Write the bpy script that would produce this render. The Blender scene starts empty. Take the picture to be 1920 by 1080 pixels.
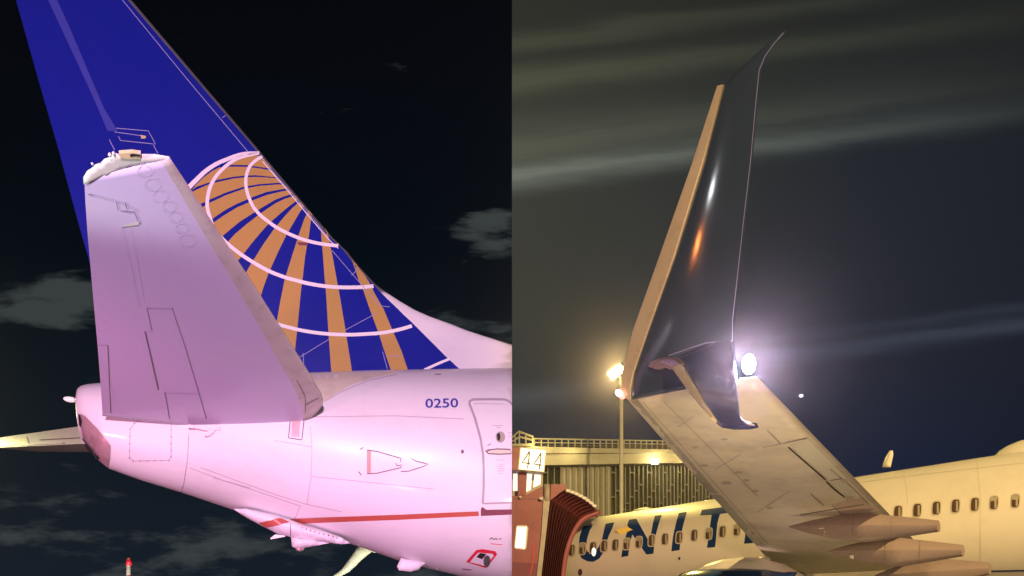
import bpy, bmesh, math, random
from mathutils import Vector, Matrix
from mathutils.bvhtree import BVHTree
from mathutils.geometry import delaunay_2d_cdt
random.seed(7)
SC = bpy.context.scene
COL = SC.collection
R = math.radians
# ------------------------------------------------------------------ camera
F = 1300.0; CX = 960.0; CY = 1180.0          # focal length and principal point in photo pixels
O = Vector((0, 0, 1.6))
cd = bpy.data.cameras.new('camera'); cam = bpy.data.objects.new('camera', cd); COL.objects.link(cam)
cam.location = O; cam.rotation_euler = (R(90), 0, 0)
cd.sensor_width = 36; cd.lens = F/1920*36; cd.shift_y = (CY-540)/1920
cd.clip_start = 0.05; cd.clip_end = 3000
SC.camera = cam
SC.view_settings.view_transform = 'Standard'; SC.view_settings.look = 'None'
SC.view_settings.exposure = 0; SC.view_settings.gamma = 1; SC.view_settings.use_curve_mapping = False

def lin(r, g, b):
    f = lambda c: (c/255)/12.92 if c/255 <= .04045 else ((c/255+.055)/1.055)**2.4
    return (f(r), f(g), f(b), 1)

# ------------------------------------------------------------------ world: night sky over two stands of the apron
W = bpy.data.worlds.new('World'); SC.world = W; W.use_nodes = True
nt = W.node_tree; nt.nodes.clear()
class X:
    "tiny wrapper to write node maths as expressions"
    def __init__(s, sock): s.s = sock
def val(v): return v.s if isinstance(v, X) else v
def M(op, *a, tree=None):
    n = nt.nodes.new('ShaderNodeMath'); n.operation = op
    for i, v in enumerate(a):
        v = val(v)
        if isinstance(v, (int, float)): n.inputs[i].default_value = v
        else: nt.links.new(v, n.inputs[i])
    return X(n.outputs[0])
def add(a, b): return M('ADD', a, b)
def sub(a, b): return M('SUBTRACT', a, b)
def mul(a, b): return M('MULTIPLY', a, b)
def clamp01(a):
    m = M('MINIMUM', a, 1.0); return M('MAXIMUM', m, 0.0)
def sstep(a, lo, hi):
    n = nt.nodes.new('ShaderNodeMapRange'); n.interpolation_type = 'SMOOTHSTEP'
    nt.links.new(val(a), n.inputs[0]); n.inputs[1].default_value = lo; n.inputs[2].default_value = hi
    return X(n.outputs[0])
def comb(x, y, z):
    n = nt.nodes.new('ShaderNodeCombineXYZ')
    for i, v in enumerate((x, y, z)):
        v = val(v)
        if isinstance(v, (int, float)): n.inputs[i].default_value = v
        else: nt.links.new(v, n.inputs[i])
    return X(n.outputs[0])
def noise(vec, scale, detail=5, rough=.55):
    n = nt.nodes.new('ShaderNodeTexNoise'); nt.links.new(val(vec), n.inputs['Vector'])
    n.inputs['Scale'].default_value = scale; n.inputs['Detail'].default_value = detail; n.inputs['Roughness'].default_value = rough
    return X(n.outputs[0])
def ramp(v, stops, interp='EASE'):
    n = nt.nodes.new('ShaderNodeValToRGB'); nt.links.new(val(v), n.inputs[0])
    cr = n.color_ramp; cr.interpolation = interp
    while len(cr.elements) < len(stops): cr.elements.new(.5)
    for e, (p, c) in zip(cr.elements, stops): e.position = p; e.color = c
    return X(n.outputs[0])
def mix(f, a, b, mode='MIX'):
    n = nt.nodes.new('ShaderNodeMix'); n.data_type = 'RGBA'; n.blend_type = mode
    for i, v in ((0, f), (6, a), (7, b)):
        v = val(v)
        if isinstance(v, (int, float, tuple)): n.inputs[i].default_value = v
        else: nt.links.new(v, n.inputs[i])
    return X(n.outputs[2])
tc = nt.nodes.new('ShaderNodeTexCoord'); sep = nt.nodes.new('ShaderNodeSeparateXYZ')
nt.links.new(tc.outputs['Generated'], sep.inputs[0])
dx, dy, dz = (X(sep.outputs[i]) for i in range(3))
ay = M('MAXIMUM', M('ABSOLUTE', dy), .25)
u = M('DIVIDE', dx, ay); w = M('DIVIDE', dz, ay)
def gauss(a, c, s):
    d = M('DIVIDE', sub(a, c), s); return M('POWER', 2.718, mul(mul(d, d), -1.0))
# left stand: near black, broken low cloud
cl = noise(comb(mul(u, 1.0), mul(w, 3.4), 3.3), 8.0, 7, .60)
bank = gauss(w, .13, .13)
c1 = mul(gauss(u, -.03, .075), gauss(w, .575, .04)); c2 = mul(gauss(u, -.655, .12), gauss(w, .475, .045))
c3 = mul(gauss(u, -.02, .09), gauss(w, .43, .05))
msk = clamp01(add(add(add(c1, c2), mul(c3, .8)), mul(bank, .50)))
cov = sstep(add(cl, mul(msk, .40)), .66, .86)
lbase = ramp(w, [(0, lin(22, 31, 41)), (.25, lin(16, 24, 33)), (.55, lin(4, 11, 19)), (1, lin(6, 6, 10))], 'LINEAR')
lsky = mix(mul(cov, .72), lbase, lin(66, 72, 72))
# right stand: floodlit thin cloud in long streaks
wob = noise(comb(mul(u, 1.2), mul(w, 9), 1.1), 3.0, 6, .6)
q = add(sub(w, mul(u, .13)), mul(sub(wob, .5), .035))
fall = clamp01(sub(1.0, mul(u, 1.15)))
rb = ramp(u, [(0, lin(60, 61, 54)), (.3, lin(44, 47, 46)), (.5, lin(32, 37, 44)), (.74, lin(28, 32, 40))], 'LINEAR')
low = ramp(u, [(0, lin(46, 47, 56)), (.35, lin(32, 36, 52)), (.55, lin(24, 33, 54)), (.74, lin(24, 29, 46))], 'LINEAR')
rsky = mix(sstep(w, .18, .48), low, rb)
top = sstep(w, .62, .9); rsky = mix(mul(top, .55), rsky, lin(36, 36, 30))
fib = noise(comb(mul(u, 1.5), mul(q, 60), 2.2), 1.6, 5, .7)
fibm = add(.55, mul(fib, .9))
def streak(c, s, amp, col, fl):
    global rsky
    f = mul(mul(mul(gauss(q, c, s), amp), fl), fibm)
    rsky = mix(f, rsky, tuple(col), 'ADD')
streak(.652, .016, .13, (.75, .85, .70, 1), fall)
streak(.690, .022, .06, (.70, .75, .50, 1), fall)
streak(.788, .02, .055, (.70, .76, .42, 1), fall)
streak(.846, .014, .04, (.70, .76, .42, 1), fall)
streak(.722, .03, .03, (.6, .62, .40, 1), fall)
streak(.345, .013, .035, (.55, .70, 1.0, 1), sstep(u, .12, .45))
streak(.372, .008, .018, (.55, .70, 1.0, 1), sstep(u, .2, .5))
streak(.330, .018, .04, (.7, .75, .8, 1), sstep(u, .25, .0))
sky = mix(sstep(dx, -.0002, .0002), lsky, rsky)
up = sstep(dz, -.02, .01); sky = mix(up, (.006, .006, .007, 1), sky)
ns = nt.nodes.new('ShaderNodeTexSky'); ns.sky_type = 'NISHITA'; ns.sun_disc = False
ns.sun_elevation = R(-8); ns.sun_rotation = R(200)
bg1 = nt.nodes.new('ShaderNodeBackground'); nt.links.new(ns.outputs[0], bg1.inputs[0]); bg1.inputs[1].default_value = .004
bg2 = nt.nodes.new('ShaderNodeBackground'); nt.links.new(val(sky), bg2.inputs[0]); bg2.inputs[1].default_value = 1
ad = nt.nodes.new('ShaderNodeAddShader'); wo = nt.nodes.new('ShaderNodeOutputWorld')
nt.links.new(bg1.outputs[0], ad.inputs[0]); nt.links.new(bg2.outputs[0], ad.inputs[1]); nt.links.new(ad.outputs[0], wo.inputs[0])

# ------------------------------------------------------------------ apron floodlights and added fill lamps, mostly unseen, cut off towards the other stand
def spot(name, loc, target, watt, col, angle, blend=.15, rad=.25):
    l = bpy.data.lights.new(name, 'SPOT'); l.energy = watt; l.color = col; l.spot_size = R(angle); l.spot_blend = blend
    l.shadow_soft_size = rad
    o = bpy.data.objects.new(name, l); COL.objects.link(o); o.location = loc
    o.rotation_euler = (Vector(target)-Vector(loc)).to_track_quat('-Z', 'Y').to_euler()
    return o
PINK = (1.0, .615, .91); WARM = (1.0, .69, .27)
spot('apron_flood', (1.4, -7.0, 3.9), (-12.7, 7.2, 4.4), 15800, PINK, 83, .02, .35)
spot('tail_low_fill', (-8.5, 3.0, .4), (-7.2, 12.0, 4.6), 1750, (1.0, .34, .58), 80, .7, .3)  # added low fill that pinks the tail cone from below
spot('belly_fill', (-1.5, 6.0, .3), (-1.8, 12.5, 2.6), 420, (1.0, .28, .78), 62, .7, .3)  # added low fill that turns the belly magenta
spot('tip_flood', (-13, 0.5, 1.2), (-3.45, 5.5, 6.05), 8000, (.84, 1.0, .94), 14, .5, .2)
spot('back_flood', (-34, 34, 13), (-7.0, 11.5, 5.0), 6000, (1.0, .95, .40), 36, .3, .3)
spot('far_blade_fill', (-1.5, 16.5, .6), (-9, 33, 4.0), 3000, (1.0, 1.0, .80), 50, .5, .3)  # added fill that brightens the far wingtip blade
spot('pole_fill', (-21.5, 33, .6), (-23.2, 42, 4.9), 9000, (1.0, .93, .72), 70, .4, .3)  # added fill, there only to brighten the banded pole
spot('stand_flood', (12, -12, 17.0), (8.4, 22.5, 5.0), 64000, WARM, 42, .8, .35)
spot('stand_fill_near', (0.35, -7.0, 1.6), (13.2, 9.0, 4.5), 5600, (1.0, .66, .38), 74, .04, .3)  # added fill for the winglet edge, lower blade and jet bridge
spot('wing_fill', (2.4, 6.4, .2), (2.8, 8.6, 3.9), 420, (1.0, .76, .38), 120, .8, .3)  # added fill below the wing, in place of ground bounce
spot('wing_fill', (5.6, 12.0, .2), (5.4, 13.4, 3.9), 120, (1.0, .72, .38), 110, .8, .3)  # second added fill below the wing, towards the root
spot('mast_flood', (5.05, 33.7, 13.9), (9.5, 24.0, 3.5), 5500, (1.0, .78, .20), 58, .3, .3)
spot('bridge_fill', (7.0, 14.0, 1.0), (1.5, 26.0, 6.0), 1450, (1.0, .66, .62), 50, .6, .3)  # added fill that brightens the jet bridge
sl = bpy.data.lights.new('moon', 'SUN'); sl.energy = .01; sl.angle = R(.5); sl.color = (.8, .88, 1)
so = bpy.data.objects.new('moon', sl); COL.objects.link(so); so.rotation_euler = (R(50), 0, R(30))

# ------------------------------------------------------------------ materials
def mat(name, col, rough=.4, metal=0.0, coat=0.0, grime=0.0, gscale=2.0, gcol=None, bump=0.0, bscale=40, emit=None, estr=0.0, stretch=(1, 1, 1), spec=.5):
    global nt
    m = bpy.data.materials.new(name); m.use_nodes = True; nt = m.node_tree
    b = nt.nodes['Principled BSDF']
    c = tuple(col) if len(col) == 4 else tuple(col)+(1,)
    b.inputs['Base Color'].default_value = c; b.inputs['Roughness'].default_value = rough; b.inputs['Metallic'].default_value = metal
    b.inputs['Coat Weight'].default_value = coat; b.inputs['Coat Roughness'].default_value = .08
    b.inputs['Specular IOR Level'].default_value = spec
    if emit:
        b.inputs['Emission Color'].default_value = tuple(emit)+(1,) if len(emit) == 3 else emit; b.inputs['Emission Strength'].default_value = estr
    if grime or bump:
        t = nt.nodes.new('ShaderNodeTexCoord'); mp = nt.nodes.new('ShaderNodeMapping'); mp.inputs['Scale'].default_value = stretch
        nt.links.new(t.outputs['Object'], mp.inputs[0]); v = X(mp.outputs[0])
    if grime:
        n1 = noise(v, gscale, 8, .62); n2 = noise(v, gscale*7.3, 4, .5)
        f = mul(sstep(add(mul(n1, .75), mul(n2, .25)), .44, .70), grime)
        g = gcol if gcol else tuple(x*.45 for x in c[:3])
        res = mix(f, c, tuple(g)[:3]+(1,)); nt.links.new(val(res), b.inputs['Base Color'])
        rr = add(mul(sub(n1, .5), .25), rough); nt.links.new(val(clamp01(rr)), b.inputs['Roughness'])
    if bump:
        n3 = noise(v, bscale, 4, .5)
        bn = nt.nodes.new('ShaderNodeBump'); bn.inputs['Strength'].default_value = bump; bn.inputs['Distance'].default_value = .02
        nt.links.new(val(n3), bn.inputs['Height']); nt.links.new(bn.outputs[0], b.inputs['Normal'])
    return m
m_white = mat('white_paint', (.74, .73, .74), .42, coat=.12, grime=.22, gscale=1.1, gcol=(.50, .46, .47), bump=.02, bscale=1.6, stretch=(1, 1, 2.2))
m_stab = mat('stabilizer_violet_lit', (.49, .42, .61), .32, coat=.25, grime=.30, gscale=1.2, gcol=(.48, .44, .48), bump=.03, bscale=1.5)  # grey paint with the violet of the light put into its colour
m_le = mat('dull_leading_edge', (.50, .45, .43), .42, metal=.15, grime=.5, gscale=5, gcol=(.30, .25, .24))
m_tipcap = mat('tip_paint', (.55, .54, .49), .4, grime=.2, gscale=6)
m_tan = mat('primer_tan', (.62, .47, .26), .5, grime=.3, gscale=9)
m_blue = mat('fin_blue', (.008, .014, .26), .30, coat=.2, grime=.25, gscale=.8, gcol=(.005, .009, .17))
m_blue2 = mat('hinge_blue', (.045, .055, .34), .42, grime=.4, gscale=3)
m_gold = mat('livery_gold', (.48, .30, .085), .36, coat=.2, grime=.12, gscale=2)
m_line = mat('livery_white', (.82, .80, .80), .36)
m_finle = mat('fin_metal_edge', (.30, .29, .30), .4, metal=.6, grime=.5, gscale=6)
m_seamw = mat('pale_seam', (.32, .33, .55), .5)
m_seam = mat('dark_seam', (.15, .11, .13), .6)
m_seamf = mat('faint_seam', (.42, .36, .40), .6)
m_grey = mat('door_seal_grey', (.38, .35, .37), .55, grime=.2, gscale=8)
m_red = mat('stripe_red', (.46, .10, .065), .4, grime=.1, gscale=4)
m_maroon = mat('scuff_maroon', (.20, .05, .08), .6, grime=.4, gscale=12)
m_redf = mat('frame_red', (.62, .02, .05), .4)
m_beige = mat('fairing_beige', (.68, .63, .48), .4, grime=.3, gscale=3)
m_black = mat('black_void', (.012, .010, .012), .7)
m_txtblue = mat('registration_blue', (.03, .03, .32), .5)
m_metal = mat('bare_metal', (.55, .50, .48), .28, metal=.9, grime=.5, gscale=6, gcol=(.25, .18, .16))
m_exh = mat('exhaust_metal', (.55, .36, .37), .32, metal=.4, grime=.6, gscale=4, gcol=(.22, .12, .12))
m_lens = mat('lens', (.7, .72, .65), .15, emit=(1, .95, .8), estr=.25)
m_cream = mat('cream_paint', (.74, .69, .60), .45, coat=.1, grime=.25, gscale=.8, gcol=(.50, .46, .40), bump=.02, bscale=.8)
m_wing = mat('wing_under_grey', (.70, .63, .535), .42, grime=.7, gscale=.75, gcol=(.42, .36, .31), bump=.03, bscale=3, stretch=(1, 1, 1))
m_flap = mat('fairing_grey_shaded', (.27, .205, .19), .5, grime=.5, gscale=1.6, gcol=(.17, .12, .10), bump=.02)  # grey with reddish light and shade put into its colour
m_wing2 = mat('wing_panel_grey', (.60, .58, .52), .45, grime=.4, gscale=2, gcol=(.42, .38, .34))
m_wing3 = mat('wing_panel_pinkish', (.52, .40, .36), .5, grime=.5, gscale=2, gcol=(.38, .28, .25))
m_plate = mat('wing_plate', (.46, .42, .385), .5, grime=.4, gscale=5)
m_ring = mat('ring_seam', (.455, .41, .55), .5)
m_slat = mat('slat_metal', (.50, .46, .40), .35, metal=.3, grime=.6, gscale=3, gcol=(.33, .28, .23))
m_navy = mat('navy_gloss', (.046, .074, .108), .11, coat=1.0, bump=.03, bscale=1.1, grime=.3, gscale=.7, gcol=(.062, .088, .118), spec=.8)
m_navyb = mat('blade_navy', (.010, .020, .10), .2, coat=.5, grime=.3, gscale=2)
m_bladele = mat('blade_edge_highlight', (.92, .84, .46), .45, grime=.2, gscale=6)  # metal highlight put into the colour of the blade's edge
m_inlet = mat('inlet_pink', (.62, .30, .26), .5)
m_letter = mat('letter_navy', (.008, .036, .14), .6, spec=.15)
m_led = mat('winglet_edge', (.70, .60, .38), .35, metal=.2, grime=.25, gscale=5)
m_silver = mat('silver_edge', (.78, .74, .58), .35, metal=.25, grime=.3, gscale=6)
m_bronze = mat('bronze_fairing', (.36, .26, .19), .3, metal=.2, grime=.4, gscale=9)
m_pane = mat('cabin_pane', (.10, .06, .04), .12, coat=.3)
m_shade = mat('window_shade', (.38, .34, .24), .5)
m_wframe = mat('window_frame', (.55, .50, .42), .35)
m_bred = mat('bridge_red', (.31, .085, .10), .5, grime=.45, gscale=1.2, gcol=(.22, .045, .045))
m_bellow = mat('bellows_fabric', (.16, .028, .03), .8, grime=.6, gscale=3, gcol=(.07, .014, .016), bump=.3, bscale=12)
m_bellow_lit = mat('bellows_lit_top', (.27, .06, .06), .7, grime=.6, gscale=3, gcol=(.12, .025, .03))  # light on the fold tops painted as a brighter red fabric
m_bbeige = mat('bridge_beige', (.45, .40, .32), .5, grime=.3, gscale=2)
m_bwhite = mat('rib_white', (.75, .73, .68), .5)
m_lit = mat('lit_window', (.8, .78, .7), .4, emit=(1, .92, .78), estr=1.1)
m_sign = mat('lit_sign', (.8, .8, .7), .4, emit=(1, .95, .70), estr=1.15)
m_digit = mat('sign_digit', (.10, .09, .03), .5)
m_fascia = mat('terminal_fascia', (.62, .60, .50), .55, grime=.35, gscale=.8)
m_glass = mat('terminal_glass', (.06, .066, .04), .15, coat=.3, bump=.04, bscale=.6)
m_mull = mat('terminal_mullion', (.34, .33, .27), .45, grime=.3, gscale=2)
m_roof = mat('terminal_roof', (.22, .21, .19), .7, grime=.4, gscale=1)
m_rail = mat('railing_paint', (.62, .58, .42), .5)
m_pole = mat('pale_pole_paint', (.70, .68, .58), .5, grime=.2, gscale=2)
m_lamp = mat('flood_lens', (1, 1, 1), .4, emit=(1, .82, .42), estr=14)
m_lamp2 = mat('white_flood_lens', (1, 1, 1), .4, emit=(.9, .95, 1), estr=34)
m_lamp3 = mat('sodium_lens', (1, .8, .6), .4, emit=(1, .26, .05), estr=55)
m_strobe = mat('strobe_lens', (1, 1, 1), .4, emit=(1, .95, 1), estr=30)
m_nav = mat('red_nav_lens', (.6, .05, .05), .3, emit=(1, .16, .12), estr=5)
m_navhot = mat('red_nav_filament', (1, .8, .8), .3, emit=(1, .62, .58), estr=4)
m_yel = mat('yellow_glow_box', (.75, .50, .06), .45, emit=(1, .6, .1), estr=.25)  # yellow given a faint glow of its own
m_star = mat('star_light', (1, 1, 1), .4, emit=(.9, .9, 1), estr=2)
m_ground = mat('apron_concrete', (.30, .29, .28), .85, grime=.5, gscale=.15, gcol=(.20, .19, .18), bump=.2, bscale=8)
m_cowl = mat('cowl_blue', (.015, .05, .14), .2, coat=.5)
m_fwhite = mat('far_wing_paint', (.62, .66, .52), .4, grime=.2, gscale=3)

# ------------------------------------------------------------------ object helpers
OFF = {}
def thing(name, loc, label, cat, group=None):
    o = bpy.data.objects.new(name, None); o.empty_display_size = .3; COL.objects.link(o); o.location = loc
    o['label'] = label; o['category'] = cat
    if group: o['group'] = group
    OFF[o.name] = Vector(loc); return o
def mk(name, vs, fs, m, parent=None, smooth=False, label=None):
    me = bpy.data.meshes.new(name)
    off = OFF[parent.name] if parent else Vector((0, 0, 0))
    me.from_pydata([tuple(Vector(v)-off) for v in vs], [], fs)
    me.materials.append(m)
    bm = bmesh.new(); bm.from_mesh(me); bmesh.ops.recalc_face_normals(bm, faces=bm.faces); bm.to_mesh(me); bm.free()
    if smooth: me.polygons.foreach_set('use_smooth', [True]*len(me.polygons))
    o = bpy.data.objects.new(name, me); COL.objects.link(o)
    if parent: o.parent = parent
    OFF[o.name] = off
    if label: o['label'] = label
    return o
def tag(o, label, cat, group=None):
    o['label'] = label; o['category'] = cat
    if group: o['group'] = group
def ray(px, py): return Vector(((px-CX)/F, 1, (CY-py)/F))
def at(px, py, d): return O+ray(px, py)*d
def onp(px, py, P, N):
    r = ray(px, py); return O+r*((P-O).dot(N)/r.dot(N))
def lerp(a, b, t): return a+(b-a)*t
def interp(tab, x):
    if x <= tab[0][0]:
        (a, b), (c, d) = tab[0][:2], tab[1][:2]; return b+(d-b)*(x-a)/(c-a)
    for p, q_ in zip(tab, tab[1:]):
        if x <= q_[0]: return p[1]+(q_[1]-p[1])*(x-p[0])/(q_[0]-p[0])
    (a, b), (c, d) = tab[-2][:2], tab[-1][:2]; return d+(d-b)/(c-a)*(x-c)
def bvh(*objs):
    vs, fs = [], []
    for o in objs:
        k = len(vs); off = OFF[o.name]
        vs += [v.co+off for v in o.data.vertices]; fs += [[k+i for i in p.vertices] for p in o.data.polygons]
    return BVHTree.FromPolygons(vs, fs)
def hit(b, px, py, off=.005):
    r = ray(px, py).normalized(); loc, n, i, d = b.ray_cast(O, r)
    if loc is None: return None
    if n.dot(r) > 0: n = -n
    return loc+n*off
def resample(pts, step, closed=False):
    pts = [Vector(p) for p in pts]; out = []
    seq = list(zip(pts, pts[1:]+([pts[0]] if closed else [])))[:None if closed else len(pts)-1]
    for a, b in seq:
        n = max(1, int(math.ceil((b-a).length/step)))
        for k in range(n): out.append(a.lerp(b, k/n))
    if not closed: out.append(pts[-1])
    return out
def smooth_path(pts, n=8):
    pts = [Vector(p) for p in pts]; out = []
    for i in range(len(pts)-1):
        p0 = pts[max(0, i-1)]; p1 = pts[i]; p2 = pts[i+1]; p3 = pts[min(len(pts)-1, i+2)]
        for k in range(n):
            t = k/n
            out.append(.5*((2*p1)+(p2-p0)*t+(2*p0-5*p1+4*p2-p3)*t*t+(3*p1-p0-3*p2+p3)*t**3))
    return out+[pts[-1]]
def fill2d(poly, step):
    "triangulate a 2-D outline with inner points"
    b = resample(poly, step, True); n = len(b)
    xs = [p.x for p in b]; ys = [p.y for p in b]
    def inside(x, y):
        c = False
        for i in range(n):
            x1, y1 = b[i]; x2, y2 = b[i-1]
            if (y1 > y) != (y2 > y) and x < (x2-x1)*(y-y1)/(y2-y1)+x1: c = not c
        return c
    def dist(x, y):
        return min((b[i].x-x)**2+(b[i].y-y)**2 for i in range(n))**.5
    inner = []
    x = min(xs)+step/2; row = 0
    while x < max(xs):
        y = min(ys)+step/2*(1+row % 2)
        while y < max(ys):
            if inside(x, y) and dist(x, y) > step*.55: inner.append(Vector((x, y)))
            y += step
        x += step*.9; row += 1
    r = delaunay_2d_cdt(b+inner, [(i, (i+1) % n) for i in range(n)], [list(range(n))], 1, 1e-6)
    V = [Vector(v) for v in r[0]]
    D = [dist(v.x, v.y) for v in V]
    return V, [list(f) for f in r[2]], D
def decal(b, poly, m, name, parent, step=8, off=.005, cut=None, label=None):
    "flat print or thin plate lying on a built surface"
    V, Fc, D = fill2d([Vector(p) for p in poly], step)
    P = [hit(b, v.x, v.y, off) for v in V]
    fs = [f for f in Fc if all(P[i] is not None for i in f)]
    fs = [f for f in fs if max((P[f[i]]-P[f[i-1]]).length for i in range(len(f))) < .9]
    if not fs: print('EMPTY decal', name, poly[0]); return None
    used = sorted({i for f in fs for i in f}); mp = {i: k for k, i in enumerate(used)}
    return mk(name, [P[i] for i in used], [[mp[i] for i in f] for f in fs], m, parent, True, label)
def stripe(b, pts, wid, m, name, parent, step=6, off=.006, label=None, sm=False):
    if sm: pts = smooth_path(pts)
    pts = resample(pts, step); vs = []; fs = []; prev = None
    n = len(pts)
    for i, p in enumerate(pts):
        d = (pts[min(n-1, i+1)]-pts[max(0, i-1)]); d = Vector((-d.y, d.x)).normalized()
        ww = wid if isinstance(wid, (int, float)) else lerp(wid[0], wid[1], i/(n-1))
        a = hit(b, *(p+d*ww/2), off); c = hit(b, *(p-d*ww/2), off)
        if a is None or c is None: prev = None; continue
        k = len(vs); vs += [a, c]
        if prev is not None and (vs[prev]-a).length < .8: fs.append((prev, prev+1, k+1, k))
        prev = k
    if not fs: print('EMPTY stripe', name, pts[0]); return None
    return mk(name, vs, fs, m, parent, True, label)
def join_stripes(b, lines, wid, m, name, parent, off=.006, label=None):
    return [stripe(b, l, wid, m, name, parent, 8, off) for l in lines]
def blade(poly, P, N, th, bev, m, name, parent, label=None, sm=0):
    "flat bladed plate with rounded rim; outline in photo pixels on plane P,N"
    poly = [Vector(p) for p in poly]
    if sm: poly = smooth_path(poly+[poly[0]], sm)[:-1]
    a = [onp(p.x, p.y, P, N) for p in poly]; n = len(a)
    vs = [p+N*th/2 for p in a]+[p-N*th/2 for p in a]
    fs = [list(range(n)), list(range(2*n-1, n-1, -1))]+[[i, (i+1) % n, n+(i+1) % n, n+i] for i in range(n)]
    o = mk(name, vs, fs, m, parent, False, label)
    bm = bmesh.new(); bm.from_mesh(o.data); bm.verts.ensure_lookup_table()
    es = [e for e in bm.edges if (e.verts[0].index < n) == (e.verts[1].index < n)]
    bmesh.ops.bevel(bm, geom=es, offset=bev, segments=3, profile=.5, affect='EDGES', clamp_overlap=True)
    for f in bm.faces: f.smooth = len(f.verts) < 6
    bm.to_mesh(o.data); bm.free(); return o
def pillow(poly, P, N, th, edge, m, name, parent, step=10, label=None, back=False):
    "solid blade: outline (photo pixels) on plane P,N, rounded towards its rim; th and edge in metres"
    V, Fc, D = fill2d([Vector(p) for p in poly], step)
    W3 = [onp(v.x, v.y, P, N) for v in V]
    n = len(V); top_, bot = [], []
    for v, d, p in zip(V, D, W3):
        dm = d/F*(p-O).y; t = min(1, dm/edge); h = th/2*max(.12, math.sqrt(max(0, 1-(1-t)**2)))
        top_.append(p+N*h); bot.append(p-N*h)
    fs = [f for f in Fc]+[[n+i for i in reversed(f)] for f in Fc]
    cnt = {}
    for f in Fc:
        for i in range(len(f)):
            e = (f[i-1], f[i]); cnt[e] = 1
    for (a, b_) in list(cnt):
        if (b_, a) not in cnt: fs.append([a, b_, n+b_, n+a])
    return mk(name, top_+bot, fs, m, parent, True, label)
def slab(poly, P, N, th, m, name, parent, label=None):
    "flat plate with square edges; outline in photo pixels on plane P,N (N towards the camera), thickness th behind it"
    a = [onp(x, y, P, N) for x, y in poly]; n = len(a); b_ = [p-N*th for p in a]
    return mk(name, a+b_, [list(range(n)), list(range(2*n-1, n-1, -1))]+[[i, (i+1) % n, n+(i+1) % n, n+i] for i in range(n)], m, parent, False, label)
def box(c, s, m, name, parent, rot=None, label=None):
    vs = []
    for i in (-1, 1):
        for j in (-1, 1):
            for k in (-1, 1):
                v = Vector((i*s[0]/2, j*s[1]/2, k*s[2]/2))
                if rot: v = rot @ v
                vs.append(Vector(c)+v)
    return mk(name, vs, [(0, 1, 3, 2), (4, 6, 7, 5), (0, 4, 5, 1), (2, 3, 7, 6), (0, 2, 6, 4), (1, 5, 7, 3)], m, parent, False, label)
def tube(pts, rad, m, name, parent, seg=10, label=None):
    pts = [Vector(p) for p in pts]; vs = []; fs = []
    for i, p in enumerate(pts):
        d = (pts[min(len(pts)-1, i+1)]-pts[max(0, i-1)]).normalized()
        a = d.cross(Vector((0, 0, 1)) if abs(d.z) < .9 else Vector((1, 0, 0))).normalized(); b_ = d.cross(a)
        rr = rad[i] if isinstance(rad, (list, tuple)) else rad
        for k in range(seg):
            t = 2*math.pi*k/seg; vs.append(p+a*math.cos(t)*rr+b_*math.sin(t)*rr)
    for i in range(len(pts)-1):
        for k in range(seg): fs.append((i*seg+k, i*seg+(k+1) % seg, (i+1)*seg+(k+1) % seg, (i+1)*seg+k))
    fs += [list(range(seg))[::-1], [(len(pts)-1)*seg+k for k in range(seg)]]
    return mk(name, vs, fs, m, parent, True, label)
def ellipsoid(c, ax, m, name, parent, seg=20, rings=10, label=None):
    "ax: three axis vectors"
    c = Vector(c); vs, fs = [], []
    for i in range(rings+1):
        th = math.pi*i/rings
        for k in range(seg):
            ph = 2*math.pi*k/seg
            vs.append(c+Vector(ax[0])*math.cos(th)+Vector(ax[1])*math.sin(th)*math.cos(ph)+Vector(ax[2])*math.sin(th)*math.sin(ph))
    for i in range(rings):
        for k in range(seg): fs.append((i*seg+k, i*seg+(k+1) % seg, (i+1)*seg+(k+1) % seg, (i+1)*seg+k))
    return mk(name, vs, fs, m, parent, True, label)
def cut_x(o, keep_left, x=0.0):
    "the stands end at the plane x = 0"
    off = OFF[o.name]; bm = bmesh.new(); bm.from_mesh(o.data)
    r = bmesh.ops.bisect_plane(bm, geom=bm.verts[:]+bm.edges[:]+bm.faces[:], plane_co=Vector((x, 0, 0))-off, plane_no=(1, 0, 0), clear_outer=keep_left, clear_inner=not keep_left)
    es = [e for e in r['geom_cut'] if isinstance(e, bmesh.types.BMEdge)]
    if es:
        bmesh.ops.holes_fill(bm, edges=es, sides=0)
    bm.to_mesh(o.data); bm.free()
def naca(v): return 5*(.2969*math.sqrt(max(v, 0))-.126*v-.3516*v*v+.2843*v**3-.1036*v**4)
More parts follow.
